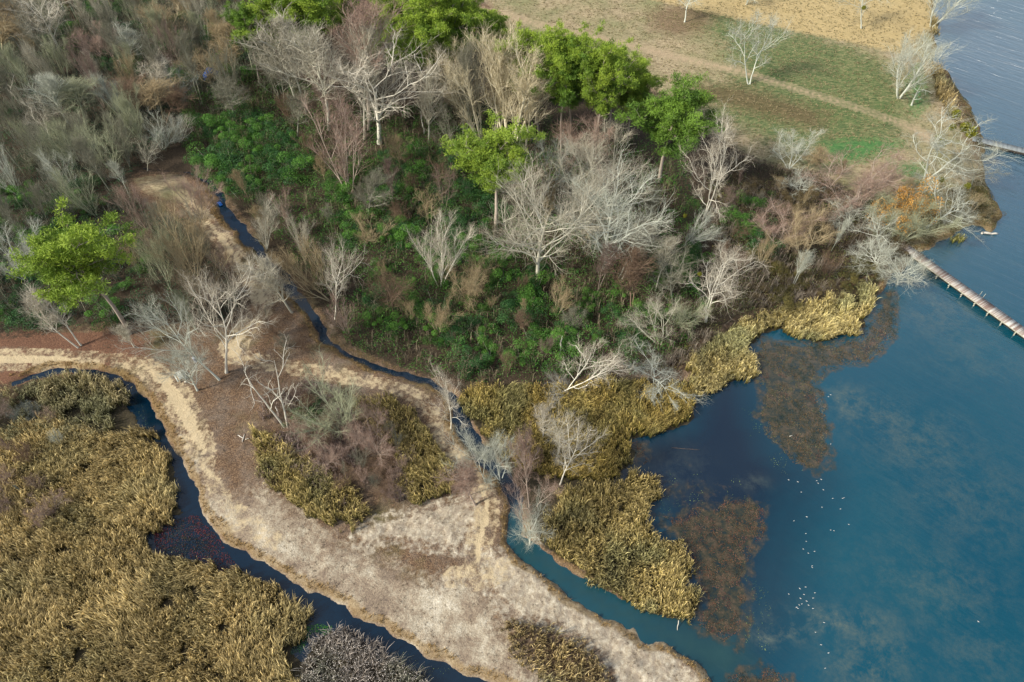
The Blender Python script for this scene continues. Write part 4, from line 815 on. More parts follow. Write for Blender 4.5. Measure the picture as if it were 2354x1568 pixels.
# ------------------------------------------------------------------ undergrowth: leafy mass nobody could count
def cover(name, pgs, dens, hmax, tonefn, label, size=(.14, .34), seed=1, up=.5, base=.3, mat=None, asp=.6, gap=.25, avoid=.15, water=False, patch=4.0, zmin=0.0):
    rg = np.random.default_rng(seed); vs, cs_ = [], []
    for pg in pgs:
        pg = pg if isinstance(pg, np.ndarray) else poly(pg, .3)
        lo = pg.min(0); hi = pg.max(0); n_ = int((hi[0] - lo[0]) * (hi[1] - lo[1]) * dens)
        x = rg.uniform(lo[0], hi[0], n_); y = rg.uniform(lo[1], hi[1], n_)
        xx = x + (vnoise(x, y, 4, 31) - .5) * 4; yy = y + (vnoise(x, y, 4, 33) - .5) * 4
        m_ = inside(xx, yy, pg)
        wv = wat(x, y)
        if not water: m_ &= (wv < -avoid)
        if not water: m_ &= bil(paths, x, y) < -.6
        nz = vnoise(x, y, patch, seed + 5, 4)
        m_ &= nz > gap
        x, y, nz = x[m_], y[m_], nz[m_]
        canopy = base + hmax * np.clip((nz - gap) * 1.9, 0, 1) * (.55 + .9 * vnoise(x, y, 1.3, seed + 9, 2))
        if not water: canopy *= np.clip(-wat(x, y) / 2.5, .5, 1)
        z = (0 if water else np.maximum(hgt(x, y), 0)) + zmin + canopy * (1 - rg.random(len(x)) ** 2 * .75)
        c = np.stack([x, y, z], 1); upv = np.tile(np.array([[0, 0, up]]), (len(x), 1))
        v, f = quads(c, upv, rg.uniform(*size, len(x)), rg, asp, 1.0 if not water else .6)
        vs.append(v); cs_.append(np.repeat(tonefn(x, y, rg), 4, 0))
    v = np.vstack(vs); print(name, len(v) // 4)
    o = obj(name, mesh_np(name, v, np.arange(len(v)).reshape(-1, 4), np.vstack(cs_), mats=[mat or M_LEAF]))
    tag(o, label, kind='stuff'); return o
def mixtone(*stops, sc=5.0, seed=50, jit=.22):
    def f(x, y, rg):
        t_ = np.clip((vnoise(x, y, sc, seed, 4) - .5) * 2.4 + .5 + rg.normal(size=len(x)) * jit, 0, .9999) * (len(stops) - 1)
        i = np.floor(t_).astype(int); fr = (t_ - i)[:, None]; s = np.array(stops)
        return s[i] * (1 - fr) + s[i + 1] * fr * 1.0
    return f
UG = [(560, 170), (700, 200), (860, 250), (1060, 250), (1240, 290), (1420, 300), (1560, 400), (1620, 480), (1600, 640), (1640, 720), (1560, 800), (1480, 860), (1250, 885), (1060, 885), (990, 872), (930, 848), (850, 815), (790, 790), (755, 720), (700, 640), (620, 540), (560, 470), (500, 410), (420, 330), (440, 250)]
cover('green_undergrowth', [UG], 32, 4.8, mixtone((.008, .03, .01), (.015, .08, .012), (.12, .28, .035), (.02, .12, .022), (.11, .09, .045), (.08, .22, .035), sc=3.2, jit=.28), 'dark green leafy thicket covering the floor of the central wood', seed=11, gap=.30, patch=3.2)
UL = [(-120, -80), (600, -80), (640, 120), (560, 200), (440, 250), (420, 330), (330, 390), (290, 430), (340, 510), (430, 520), (500, 600), (560, 700), (510, 745), (300, 745), (100, 762), (-100, 775), (-160, 400)]
cover('dark_undergrowth', [UL], 20, 3.4, mixtone((.008, .03, .02), (.03, .05, .028), (.012, .11, .045), (.07, .06, .04), (.03, .14, .035)), 'dark mixed green and brown undergrowth below the bare trees of the left wood', seed=12, gap=.3)
UR = [(1620, 420), (1740, 385), (1880, 410), (2060, 510), (2075, 590), (2040, 640), (1990, 660), (1850, 695), (1700, 740), (1620, 790), (1560, 860), (1500, 850), (1600, 700), (1640, 560)]
cover('olive_undergrowth', [UR], 24, 2.2, mixtone((.03, .035, .015), (.11, .085, .045), (.06, .12, .025), (.20, .17, .06), (.15, .11, .07)), 'olive and brown undergrowth between the meadow and the bright reeds', seed=13, gap=.25)
cover('shore_brush', [[(2100, 500), (2160, 440), (2255, 420), (2295, 475), (2298, 520), (2280, 534), (2250, 520), (2215, 518), (2190, 545), (2150, 563), (2105, 578), (2060, 590)], [(2160, 165), (2215, 225), (2245, 290), (2262, 345), (2235, 340), (2205, 270), (2170, 200)]], 60, 1.0,
      mixtone((.02, .03, .012), (.10, .07, .03), (.05, .09, .02), (.30, .22, .10), (.08, .07, .03), sc=3), 'brown and olive weeds covering the points along the lake shore', seed=14, gap=.2, size=(.1, .26))
UI = [(600, 880), (700, 880), (840, 915), (900, 960), (960, 1050), (950, 1150), (880, 1165), (820, 1190), (720, 1120), (640, 1050), (600, 1000)]
cover('brown_brush', [UI], 70, 1.5, mixtone((.03, .03, .02), (.14, .09, .07), (.04, .09, .025), (.20, .13, .11), (.12, .06, .055), sc=2.5), 'brown twiggy brush covering the island between the paths', seed=15, gap=.12, size=(.08, .24), asp=.25)
cover('creek_bank_weeds', [[(-60, 880), (20, 885), (120, 862), (285, 872), (300, 930), (240, 1000), (130, 1110), (80, 1330), (-60, 1420)]], 50, 1.3, mixtone((.05, .045, .045), (.11, .09, .085), (.06, .07, .035), (.16, .11, .09)), 'grey and pink twiggy weeds at the edge of the lower left reeds', seed=16, gap=.33, size=(.08, .24), asp=.25)

cover('creek_brush', [[(560, 455), (600, 490), (640, 560), (700, 620), (745, 690), (775, 745), (830, 790), (900, 832), (960, 862), (1010, 880), (980, 890), (900, 860), (830, 840), (780, 810), (735, 790), (700, 740), (650, 680), (600, 620), (550, 570), (510, 500), (470, 440), (500, 420)]], 60, 2.6,
      mixtone((.03, .035, .015), (.09, .065, .04), (.16, .12, .08), (.03, .08, .02), (.12, .09, .06), sc=2.5), 'brown and green brush hanging over the banks of the dark creek', seed=17, gap=.33, size=(.1, .26), asp=.3, avoid=.0, patch=2.5)
# ------------------------------------------------------------------ reeds
def reeds(name, pgs, dens, hh_, label, c_lo, c_mid, c_hi, seed, wid=.06, out=.46, gap=.16, lean=(.0, .0), tips=None, allow_water=True, patch=2.2, gmix=.8):
    rg = np.random.default_rng(seed); V_, C_ = [], []
    for pg_uv in pgs:
        pg = poly(pg_uv, .2); lo = pg.min(0) - 1; hi = pg.max(0) + 1; n_ = int((hi[0] - lo[0]) * (hi[1] - lo[1]) * dens)
        x = rg.uniform(lo[0], hi[0], n_); y = rg.uniform(lo[1], hi[1], n_)
        xx = x + (vnoise(x, y, 2.5, 61) - .5) * 2.6 + (vnoise(x, y, .9, 65, 2) - .5) * 1.4; yy = y + (vnoise(x, y, 2.5, 63) - .5) * 2.6 + (vnoise(x, y, .9, 67, 2) - .5) * 1.4
        nz = vnoise(x, y, patch, seed + 3, 3)
        m_ = inside(xx, yy, pg) & (nz > gap) & (bil(paths, x, y) < -.3)
        x, y, nz = x[m_], y[m_], nz[m_]
        if len(x) == 0: continue
        B = 8; N = len(x) * B
        bx = np.repeat(x, B) + rg.normal(size=N) * .10; by = np.repeat(y, B) + rg.normal(size=N) * .10
        h = np.repeat(hh_ * np.clip(.55 + .7 * nz + rg.normal(size=len(x)) * .24, .3, 1.6), B) * rg.uniform(.55, 1.15, N)
        az = rg.uniform(0, 6.283, N); o_ = out * rg.uniform(.15, 1, N)
        dx = np.cos(az) * o_ + lean[0] + np.repeat((vnoise(x, y, 6, seed + 20) - .5) * .9, B); dy = np.sin(az) * o_ + lean[1] + np.repeat((vnoise(x, y, 6, seed + 21) - .5) * .9, B)
        gz = np.maximum(hgt(bx, by), -.1)
        p0 = np.stack([bx, by, gz], 1)
        p1 = p0 + np.stack([dx * h * .28, dy * h * .28, h * .62], 1)
        p2 = p1 + np.stack([dx * h * .34, dy * h * .34, h * .30], 1)
        p3 = p2 + np.stack([dx * h * .42, dy * h * .42, -h * rg.uniform(-.12, .22, N)], 1)
        sa = rg.uniform(0, 6.283, N); s_ = np.stack([np.cos(sa), np.sin(sa), np.zeros(N)], 1) * (wid * rg.uniform(.6, 1.3, N))[:, None] * .5
        v = np.stack([p0 - s_ * .7, p0 + s_ * .7, p1 - s_, p1 + s_, p2 - s_ * .9, p2 + s_ * .9, p3 - s_ * .25, p3 + s_ * .25], 1).reshape(-1, 3)
        tt = np.clip(np.repeat(rg.beta(2, 2, len(x)), B) * .6 + rg.random(N) * .4, 0, 1)[:, None]
        pt = np.repeat(np.clip((vnoise(x, y, 7, seed + 30) - .3) * 2, 0, 1), B)[:, None]
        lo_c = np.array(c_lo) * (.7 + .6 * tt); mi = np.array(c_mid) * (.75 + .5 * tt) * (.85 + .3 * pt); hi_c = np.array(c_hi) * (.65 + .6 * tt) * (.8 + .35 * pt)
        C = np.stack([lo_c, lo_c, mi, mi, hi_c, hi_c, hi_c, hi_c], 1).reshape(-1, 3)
        gm_ = np.repeat(np.repeat(np.clip((vnoise(x, y, 5, seed + 44, 4) - .47) * 4, 0, 1), B), 8)[:, None] * gmix
        C = C * (1 - gm_ * .55) + (C.mean(1, keepdims=True) * np.array([.62, .80, .45])) * gm_ * .55
        C = C * np.repeat((rg.choice([.42, .72, 1.1, 1.6], N, p=[.3, .3, .25, .15]) * np.repeat(rg.uniform(.7, 1.3, len(x)), B)), 8)[:, None]
        V_.append(v); C_.append(C)
    v = np.vstack(V_); Nn = len(v) // 8; b0 = (np.arange(Nn) * 8)[:, None]
    f = (b0[:, None, :] + np.array([[0, 1, 3, 2], [2, 3, 5, 4], [4, 5, 7, 6]])[None]).reshape(-1, 4)
    print(name, Nn)
    o = obj(name, mesh_np(name, v, f, np.vstack(C_), mats=[M_REED])); tag(o, label, kind='stuff'); return o
OL, TN, ST = (.06, .06, .02), (.25, .19, .07), (.56, .44, .23)
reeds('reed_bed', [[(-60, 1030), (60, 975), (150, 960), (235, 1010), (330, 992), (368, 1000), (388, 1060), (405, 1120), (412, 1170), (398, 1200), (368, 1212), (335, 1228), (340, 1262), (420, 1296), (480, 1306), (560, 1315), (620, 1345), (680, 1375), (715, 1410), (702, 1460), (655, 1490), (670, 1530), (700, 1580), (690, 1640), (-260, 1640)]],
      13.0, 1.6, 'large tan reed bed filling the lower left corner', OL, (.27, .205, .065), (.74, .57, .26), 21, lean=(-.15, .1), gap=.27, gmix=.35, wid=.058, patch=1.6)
reeds('reed_bed', [[(-40, 960), (20, 900), (110, 878), (200, 866), (280, 888), (292, 925), (255, 955), (262, 1000), (200, 1020), (100, 1000), (-40, 1040)]], 6.0, 2.0, 'tan reed bed in the crook of the left creek', (.06, .07, .03), (.22, .19, .07), (.60, .50, .27), 22, gap=.4)
reeds('reed_bed', [[(585, 990), (640, 1000), (690, 1045), (750, 1095), (820, 1135), (845, 1190), (812, 1225), (740, 1205), (660, 1155), (600, 1090)]], 10.0, 1.9, 'green and tan reeds on the lower left rim of the brushy island', (.06, .07, .02), (.27, .23, .06), (.62, .49, .20), 23, gap=.3)
reeds('reed_bed', [[(825, 935), (895, 915), (955, 960), (1005, 1005), (1045, 1070), (1036, 1135), (965, 1165), (915, 1140), (925, 1060), (865, 1005), (830, 985)]], 10.0, 1.9, 'green and tan reeds on the right rim of the brushy island', (.06, .075, .02), (.27, .23, .06), (.62, .49, .20), 24, gap=.25)
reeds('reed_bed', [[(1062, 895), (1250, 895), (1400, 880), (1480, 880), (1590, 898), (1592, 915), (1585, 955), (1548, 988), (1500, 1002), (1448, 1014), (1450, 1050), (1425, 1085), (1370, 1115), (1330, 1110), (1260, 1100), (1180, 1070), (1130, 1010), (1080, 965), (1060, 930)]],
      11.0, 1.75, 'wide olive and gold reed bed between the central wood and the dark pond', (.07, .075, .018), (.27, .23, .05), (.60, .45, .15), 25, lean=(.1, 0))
reeds('reed_bed', [[(1255, 1205), (1300, 1130), (1380, 1118), (1450, 1085), (1505, 1105), (1510, 1145), (1478, 1178), (1500, 1230), (1530, 1290), (1600, 1355), (1606, 1400), (1560, 1428), (1480, 1404), (1330, 1322), (1255, 1262)], [(1515, 1255), (1550, 1225), (1580, 1290), (1592, 1325), (1565, 1328), (1540, 1300)]],
      11.0, 1.65, 'olive and gold reed peninsula along the small creek mouth', (.07, .07, .02), (.27, .22, .06), (.66, .52, .22), 26)
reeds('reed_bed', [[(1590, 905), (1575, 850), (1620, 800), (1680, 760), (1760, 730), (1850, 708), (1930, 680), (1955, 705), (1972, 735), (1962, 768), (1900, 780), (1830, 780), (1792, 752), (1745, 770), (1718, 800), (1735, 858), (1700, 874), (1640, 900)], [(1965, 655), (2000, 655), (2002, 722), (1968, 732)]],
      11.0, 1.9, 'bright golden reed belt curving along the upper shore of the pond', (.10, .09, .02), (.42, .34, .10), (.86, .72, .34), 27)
reeds('reed_bed', [[(1160, 1440), (1230, 1428), (1300, 1460), (1380, 1520), (1412, 1590), (1250, 1590), (1170, 1505)]], 6.0, 1.5, 'island of dry reeds in the pale bare soil at the bottom', (.05, .04, .02), (.26, .19, .07), (.75, .58, .28), 28, gap=.2)
reeds('reed_bed', [[(2138, 165), (2158, 162), (2178, 205), (2192, 262), (2200, 300), (2172, 275), (2152, 222)], [(2140, 50), (2154, 50), (2156, 82), (2142, 80)]], 4.5, 2.2, 'golden strip of reeds on the far lake shore', (.16, .13, .05), (.42, .32, .13), (.70, .55, .28), 29)
reeds('reed_bed', [[(2180, 548), (2205, 538), (2220, 552), (2200, 562), (2182, 560)]], 6, 1.6, 'small golden reed clump standing in the water off the point', (.14, .15, .03), (.40, .38, .08), (.66, .6, .24), 30, gap=0)
reeds('weed_bed', [[(708, 1475), (780, 1445), (870, 1485), (990, 1570), (1010, 1600), (700, 1600)]], 6.0, 1.6, 'bed of dead grey weeds with white seed heads at the bottom edge', (.05, .04, .035), (.17, .14, .12), (.38, .33, .28), 31, out=.9)
# seed heads of the weed bed
rg = np.random.default_rng(77); pg = poly([(708, 1475), (780, 1445), (870, 1485), (990, 1570), (1010, 1600), (700, 1600)], .2); lo = pg.min(0); hi = pg.max(0)
x = rg.uniform(lo[0], hi[0], 2600); y = rg.uniform(lo[1], hi[1], 2600); m_ = inside(x, y, pg); x, y = x[m_], y[m_]
c = np.stack([x, y, hgt(x, y) + rg.uniform(1.1, 1.8, len(x))], 1); v, f = quads(c, np.tile([[0, 0, 1.]], (len(x), 1)), rg.uniform(.07, .16, len(x)), rg)
o = obj('seed_heads', mesh_np('seed_heads', v, f, np.tile([[.62, .56, .50]], (len(v), 1)), mats=[M_REED])); tag(o, 'white fluffy seed heads on the dead weeds at the bottom edge', kind='stuff')
# grass tufts along the banks and the soil edges
def fringe(name, cond, dens, h, label, seed, cols, box, out=.8, wid=.06):
    rg = np.random.default_rng(seed); (x0, x1, y0, y1) = box; n_ = int((x1 - x0) * (y1 - y0) * dens)
    x = rg.uniform(x0, x1, n_); y = rg.uniform(y0, y1, n_); m_ = cond(x, y) & (vnoise(x, y, 1.6, seed) > .4); x, y = x[m_], y[m_]
    B = 6; N = len(x) * B; bx = np.repeat(x, B) + rg.normal(size=N) * .08; by = np.repeat(y, B) + rg.normal(size=N) * .08
    az = rg.uniform(0, 6.283, N); o_ = out * rg.uniform(.2, 1, N); hh2 = h * rg.uniform(.5, 1.3, N)
    p0 = np.stack([bx, by, hgt(bx, by) - .02], 1); p1 = p0 + np.stack([np.cos(az) * o_ * hh2 * .5, np.sin(az) * o_ * hh2 * .5, hh2 * .8], 1); p2 = p1 + np.stack([np.cos(az) * o_ * hh2 * .6, np.sin(az) * o_ * hh2 * .6, hh2 * .05], 1)
    s_ = np.stack([-np.sin(az), np.cos(az), 0 * az], 1) * wid * .5
    v = np.stack([p0 - s_, p0 + s_, p1 - s_ * .8, p1 + s_ * .8, p2 - s_ * .2, p2 + s_ * .2], 1).reshape(-1, 3)
    C = np.repeat(lerp(cols[0], cols[1], rg.random(N)), 6, 0); b0 = (np.arange(N) * 6)[:, None]
    f = (b0[:, None, :] + np.array([[0, 1, 3, 2], [2, 3, 5, 4]])[None]).reshape(-1, 4)
    print(name, N)
    o = obj(name, mesh_np(name, v, f, C, mats=[M_REED])); tag(o, label, kind='stuff')
def cbank(x, y):
    w_ = wat(x, y); mm = bil(mk.reshape(GX.shape), x, y); return (w_ > -1.3) & (w_ < -.35) & (mm < .5) & (y < 170) & (bil(m_forest.reshape(GX.shape), x, y) < .2)
fringe('bank_grass', cbank, 5, .42, 'dead orange-tan grass fringing the tops of the creek banks', 81, ((.20, .12, .04), (.48, .34, .16)), (-110, 90, 18, 175))
def clit(x, y):
    w_ = wat(x, y); return (w_ < -.8) & (bil(m_forest.reshape(GX.shape), x, y) < .4) & (bil(mk.reshape(GX.shape), x, y) < .3) & (bil(m_meadow.reshape(GX.shape), x, y) < .2) & (bil(paths, x, y) < -.3)
fringe('ground_weeds', clit, .8, .16, 'low dry weeds and litter scattered over the open ground', 82, ((.07, .05, .035), (.24, .19, .13)), (-80, 60, 22, 130), out=1.6, wid=.05)
# meadow tufts
def cmead(x, y): return (bil(m_meadow.reshape(GX.shape), x, y) > .5) & (bil(m_track.reshape(GX.shape), x, y) < .3)
fringe('meadow_grass', cmead, 1.2, .28, 'tufts of dry and green grass in the meadow', 83, ((.13, .14, .05), (.42, .33, .2)), (-20, 175, 100, 225), out=1.4, wid=.09)

# ------------------------------------------------------------------ floating and drowned weed
cover('water_weed', AQ, 46, .10, mixtone((.015, .03, .02), (.05, .045, .02), (.13, .07, .03), (.05, .07, .03), (.17, .12, .07), (.08, .04, .03), sc=2.2, jit=.1), 'brown and red weed mat in the shallows below the bright reeds', seed=41, water=True, size=(.1, .3), gap=.36, base=.02, up=1.0, mat=M_WEED, asp=.35, patch=1.8)
cover('water_weed', AQ2, 46, .10, mixtone((.012, .02, .018), (.05, .03, .02), (.13, .05, .025), (.04, .05, .025), (.16, .085, .05), (.08, .032, .028), sc=2.2, jit=.1), 'reddish brown weed mat off the tip of the reed peninsula', seed=42, water=True, size=(.1, .3), gap=.36, base=.02, up=1.0, mat=M_WEED, asp=.35, patch=1.8)
cover('red_weed', [[(350, 1222), (380, 1205), (432, 1180), (490, 1240), (545, 1285), (530, 1312), (440, 1295), (370, 1275)], [(480, 1310), (540, 1290), (560, 1312), (520, 1325)]], 60, .12, mixtone((.02, .008, .008), (.08, .012, .012), (.16, .02, .02), (.03, .03, .015)), 'dark red water weed in the side pool of the left creek', seed=43, water=True, size=(.1, .26), gap=.2, base=.02, mat=M_WEED, asp=.5)
cover('duckweed', [[(660, 1495), (700, 1450), (760, 1425), (765, 1455), (715, 1475), (692, 1515)]], 160, .02, mixtone((.01, .05, .01), (.03, .15, .01), (.06, .22, .015)), 'bright green duckweed in the pool beside the dead weeds', seed=44, water=True, size=(.06, .14), gap=.3, base=.01, mat=M_WEED, asp=1)
cover('floating_specks', [[(1690, 920), (1740, 930), (1800, 1030), (1850, 1090), (1800, 1080), (1730, 1010)], [(1540, 1080), (1700, 1100), (1740, 1160), (1600, 1160), (1520, 1180)], [(1725, 1300), (1770, 1300), (1790, 1500), (1720, 1500)], [(1840, 1550), (1930, 1560), (1900, 1600), (1840, 1600)], [(300, 900), (340, 950), (400, 1060), (370, 1060), (310, 960)], [(780, 1420), (1050, 1560), (900, 1560), (760, 1440)]],
      9, .02, mixtone((.02, .06, .03), (.10, .20, .06), (.05, .05, .03), (.22, .30, .10)), 'green specks of floating leaves on the dark water', seed=45, water=True, size=(.05, .16), gap=.5, base=.01, mat=M_WEED, asp=.8, patch=2.0)

# thin saplings and brush between the trees
def cwood(pg, seed, thr=.5):
    P_ = poly(pg, .5)
    def f(x, y): return inside(x, y, P_) & (wat(x, y) < -.5) & (bil(paths, x, y) < -.6) & (vnoise(x, y, 7, seed, 3) > thr)
    lo = P_.min(0); hi = P_.max(0); return f, (lo[0], hi[0], lo[1], hi[1])
for nm_, pg_, den, h_, lb_, sd2, cc in [
    ('sapling_brush', UL, .8, 3.4, 'fine greyish saplings and twigs between the trees of the left wood', 91, ((.10, .11, .07), (.30, .29, .21))),
    ('sapling_brush', UG, .8, 2.8, 'fine tan and brown twigs standing in the central green thicket', 92, ((.10, .08, .05), (.34, .28, .19))),
    ('sapling_brush', UR, 2.2, 2.4, 'hazy grey and brown twigs in the thicket below the meadow', 93, ((.13, .10, .07), (.36, .31, .25))),
    ('sapling_brush', UI, 7, 1.7, 'grey and reddish brown twigs filling the island between the paths', 94, ((.15, .10, .09), (.42, .34, .30)))]:
    f_, bx_ = cwood(pg_, sd2, .42); fringe(nm_, f_, den, h_, lb_, sd2, cc, bx_, out=.42, wid=.06)

# ------------------------------------------------------------------ solid builders
def boxv(c, s, rz=0.0, ax=None):
    c = np.array(c, float); h = np.array(s, float) / 2
    v = np.array([[a, b_, d] for a in (-1, 1) for b_ in (-1, 1) for d in (-1, 1)]) * h
    if ax is None: cz, sz_ = math.cos(rz), math.sin(rz); M_ = np.array([[cz, -sz_, 0], [sz_, cz, 0], [0, 0, 1]])
    else: M_ = ax
    return v @ M_.T + c, np.array([[0, 1, 3, 2], [4, 6, 7, 5], [0, 4, 5, 1], [2, 3, 7, 6], [0, 2, 6, 4], [1, 5, 7, 3]])
def solid(name, parts, mat, parent=None, smooth=False):
    v, f = join(parts); return obj(name, mesh_np(name, v, f, mats=[mat], smooth=smooth), parent)
def simple(name, c0, c1, rough=.8, scale=2.0, stretch=(1, 1, 1), rot=0):
    m, n, b = newmat(name, rough, .2); k = NB(n); n.links.new(k.ramp(k.noise(scale, 6, .7, k.mapping(stretch, (0, 0, rot))), [(.35, c0), (.65, c1)]), b.inputs['Base Color']); return m
# boardwalk, built along its own x axis
A = G(2080, 570, 1.0); Bp = G(2400, 800, 1.0); d = Bp - A; L = float(np.hypot(*d)) * 1.6; ang = math.atan2(d[1], d[0])
m, n, b = newmat('planks', .85, .2); k = NB(n)
xx = n.nodes.new('ShaderNodeSeparateXYZ'); n.links.new(k.tc.outputs['Object'], xx.inputs[0])
wn = n.nodes.new('ShaderNodeTexWhiteNoise'); wn.noise_dimensions = '1D'; n.links.new(k.math('FLOOR', k.math('MULTIPLY', xx.outputs[0], 1 / .16)), wn.inputs['W'])
pat = k.math('ADD', k.math('MULTIPLY', wn.outputs[0], .35), k.math('MULTIPLY', k.noise(1, 4, .6, k.mapping((.55, .1, .1))), .9))
n.links.new(k.ramp(pat, [(.40, (.20, .14, .12)), (.55, (.28, .23, .20)), (.68, (.38, .35, .32)), (.84, (.52, .51, .48))]), b.inputs['Base Color'])
M_WOOD = simple('wood_pale', (.28, .27, .20), (.46, .46, .38))
bw = bpy.data.objects.new('boardwalk', None); COL.objects.link(bw); bw.location = (A[0], A[1], 0); bw.rotation_euler = (0, 0, ang)
bw.location.z = .25
tag(bw, 'long weathered plank boardwalk on posts crossing the lake from the shore', 'boardwalk')
W2 = 1.1
pl = []
i = 0; q = 0.0
while q < L:
    pl.append(boxv((q + .075, random.uniform(-.015, .015), .97 + random.uniform(-.006, .006)), (.142, 2 * W2 + random.uniform(-.02, .02), .045))); q += .16
solid('deck', pl, m, bw)
M_SHADE = simple('shade_beam_dark', (.02, .018, .014), (.06, .05, .035))
for s in (-1, 0, 1): solid('shade_beam', [boxv((L / 2, s * .8, .52), (L, .12, .42))], M_SHADE, bw)  # added dark beams, standing in for shade and reflection below the deck
for s in (-1, 1): solid('side_beam', [boxv((L / 2, s * (W2 - .05), .83), (L, .07, .2))], M_WOOD, bw)
q = 3.0
pv, pf = tubes(np.array([[[0, 0, -2.2], [0, 0, 0.2], [0, 0, .86]]]), np.array([[.11, .11, .11]]), 8)
pvm = mesh_np('post', pv, pf, mats=[M_WOOD]); cbm = mesh_np('cross_beam', *boxv((0, 0, .66), (.14, 2 * W2 + .9, .14)), mats=[M_WOOD])
while q < L:
    for s in (-1, 1):
        o = obj('post', pvm, bw); o.location = (q, s * (W2 - .22), 0)
    o = obj('cross_beam', cbm, bw); o.location = (q, 0, 0); q += 2.9
pp = G(2248, 681, 1.0) - A; la = float(pp @ (d / np.hypot(*d)))
solid('ladder_rail', [boxv((la, W2 + .12, 1.25), (.06, .06, 1.5)), boxv((la, W2 + .12, .5), (.05, .05, .8))], M_WOOD, bw); solid('ladder_rail', [boxv((la + .75, W2 + .12, 1.25), (.06, .06, 1.5)), boxv((la + .75, W2 + .12, .5), (.05, .05, .8))], M_WOOD, bw)
solid('ladder_rung', [boxv((la + .375, W2 + .12, z_), (.7, .04, .04)) for z_ in (.35, .65)], M_WOOD, bw)
# upper jetty
A2 = G(2235, 318, 1.0); B2 = G(2420, 362, 1.0); d2 = B2 - A2; L2 = float(np.hypot(*d2)) * 1.5; an2 = math.atan2(d2[1], d2[0])
M_GREYP = simple('wood_grey', (.15, .17, .18), (.28, .31, .32), scale=.8, stretch=(2, .2, 1)); M_DARK = simple('wood_dark', (.02, .018, .015), (.06, .05, .04))
jt = bpy.data.objects.new('jetty', None); COL.objects.link(jt); jt.location = (A2[0], A2[1], 0); jt.rotation_euler = (0, 0, an2)
tag(jt, 'pale grey jetty with a dark underside reaching into the upper lake', 'jetty')
pl = []; q = 0
while q < L2: pl.append(boxv((q + .1, 0, 1.0 + random.uniform(-.01, .01)), (.185, 2.3, .05))); q += .2
solid('deck', pl, M_GREYP, jt)
for s in (-1, 1): solid('side_beam', [boxv((L2 / 2, s * 1.08, .72), (L2, .10, .46))], M_DARK, jt)
pm = mesh_np('post', pv * np.array([1, 1, 1.0]), pf, mats=[M_DARK]); q = 2
while q < L2:
    for s in (-1, 1):
        o = obj('post', pm, jt); o.location = (q, s * .9, 0)
    q += 2.6
# picnic table (knocked askew under the fallen crown)
M_TBL = simple('table_boards', (.36, .37, .32), (.55, .56, .50), scale=3)
p = G(415, 866, 1.0); tb = bpy.data.objects.new('picnic_table', None); COL.objects.link(tb); tb.location = (p[0], p[1], float(hgt(p[0], p[1]))); tb.rotation_euler = (0, 0, R(-52))
tag(tb, 'weathered grey picnic table under the fallen silvery branches beside the path', 'picnic table')
solid('table_top', [boxv((0, (i_ - 2) * .17, .76), (2.0, .155, .045)) for i_ in range(5)], M_TBL, tb)
for s in (-1, 1):
    solid('seat', [boxv((0, s * .72, .45), (2.0, .27, .045))], M_TBL, tb)
    solid('leg_frame', [boxv((s * .72, 0, .42), (.06, 1.5, .1)), boxv((s * .72, .33, .37), (.06, .08, .80), ax=np.array([[1, 0, 0], [0, math.cos(.35), -math.sin(.35)], [0, math.sin(.35), math.cos(.35)]])), boxv((s * .72, -.33, .37), (.06, .08, .80), ax=np.array([[1, 0, 0], [0, math.cos(.35), math.sin(.35)], [0, -math.sin(.35), math.cos(.35)]]))], M_TBL, tb)
# trash barrel beside it
M_BAR = simple('barrel_paint', (.20, .22, .27), (.33, .35, .40), .5)
p = G(452, 832, .5); br = bpy.data.objects.new('trash_barrel', None); COL.objects.link(br); br.location = (p[0], p[1], float(hgt(p[0], p[1]))); tag(br, 'bluish grey ribbed barrel beside the leaning silvery trunk', 'barrel')
zz = np.linspace(0, 1.05, 13); rr = .33 + .015 * np.cos(zz * 18)
tv, tf = tubes(np.stack([0 * zz, 0 * zz, zz], 1)[None], rr[None], 16); tv = tv.reshape(13, 16, 3); tv = tv.reshape(-1, 3)
solid('barrel_body', [(tv, tf)], M_BAR, br, True)
th = np.arange(16) * 2 * np.pi / 16; rv = np.concatenate([np.stack([np.cos(th) * r_, np.sin(th) * r_, np.full(16, z_)], 1) for r_, z_ in ((.36, 1.05), (.36, 1.12), (.2, 1.2), (.02, 1.22))])
rf = np.vstack([np.stack([np.arange(16) + 16 * j, (np.arange(16) + 1) % 16 + 16 * j, (np.arange(16) + 1) % 16 + 16 * (j + 1), np.arange(16) + 16 * (j + 1)], 1) for j in range(3)])
solid('barrel_lid', [(rv, rf)], M_BAR, br, True)
# rocks / pale blocks
def rock(u, v, s, name, label, cat, mat, z=.5, seed=1, sq=(1, .8, .6)):
    rg = np.random.default_rng(seed); bm_ = []
    n1, n2_ = 9, 14; vv = []
    for i_ in range(n1):
        for j in range(n2_):
            a, b_ = math.pi * (i_ + .5) / n1, 2 * math.pi * j / n2_; d_ = np.array([math.sin(a) * math.cos(b_), math.sin(a) * math.sin(b_), math.cos(a)])
            vv.append(d_ * np.array(sq) * s * (1 + .18 * math.sin(5 * d_[0] + seed) + .1 * rg.normal()))
    vv = np.array(vv); ff = np.array([[i_ * n2_ + j, i_ * n2_ + (j + 1) % n2_, (i_ + 1) * n2_ + (j + 1) % n2_, (i_ + 1) * n2_ + j] for i_ in range(n1 - 1) for j in range(n2_)])
    p = G(u, v, z); o = obj(name, mesh_np(name, vv, ff, mats=[mat])); o.location = (p[0], p[1], float(max(hgt(p[0], p[1]), 0)) + s * .2); tag(o, label, cat); return o
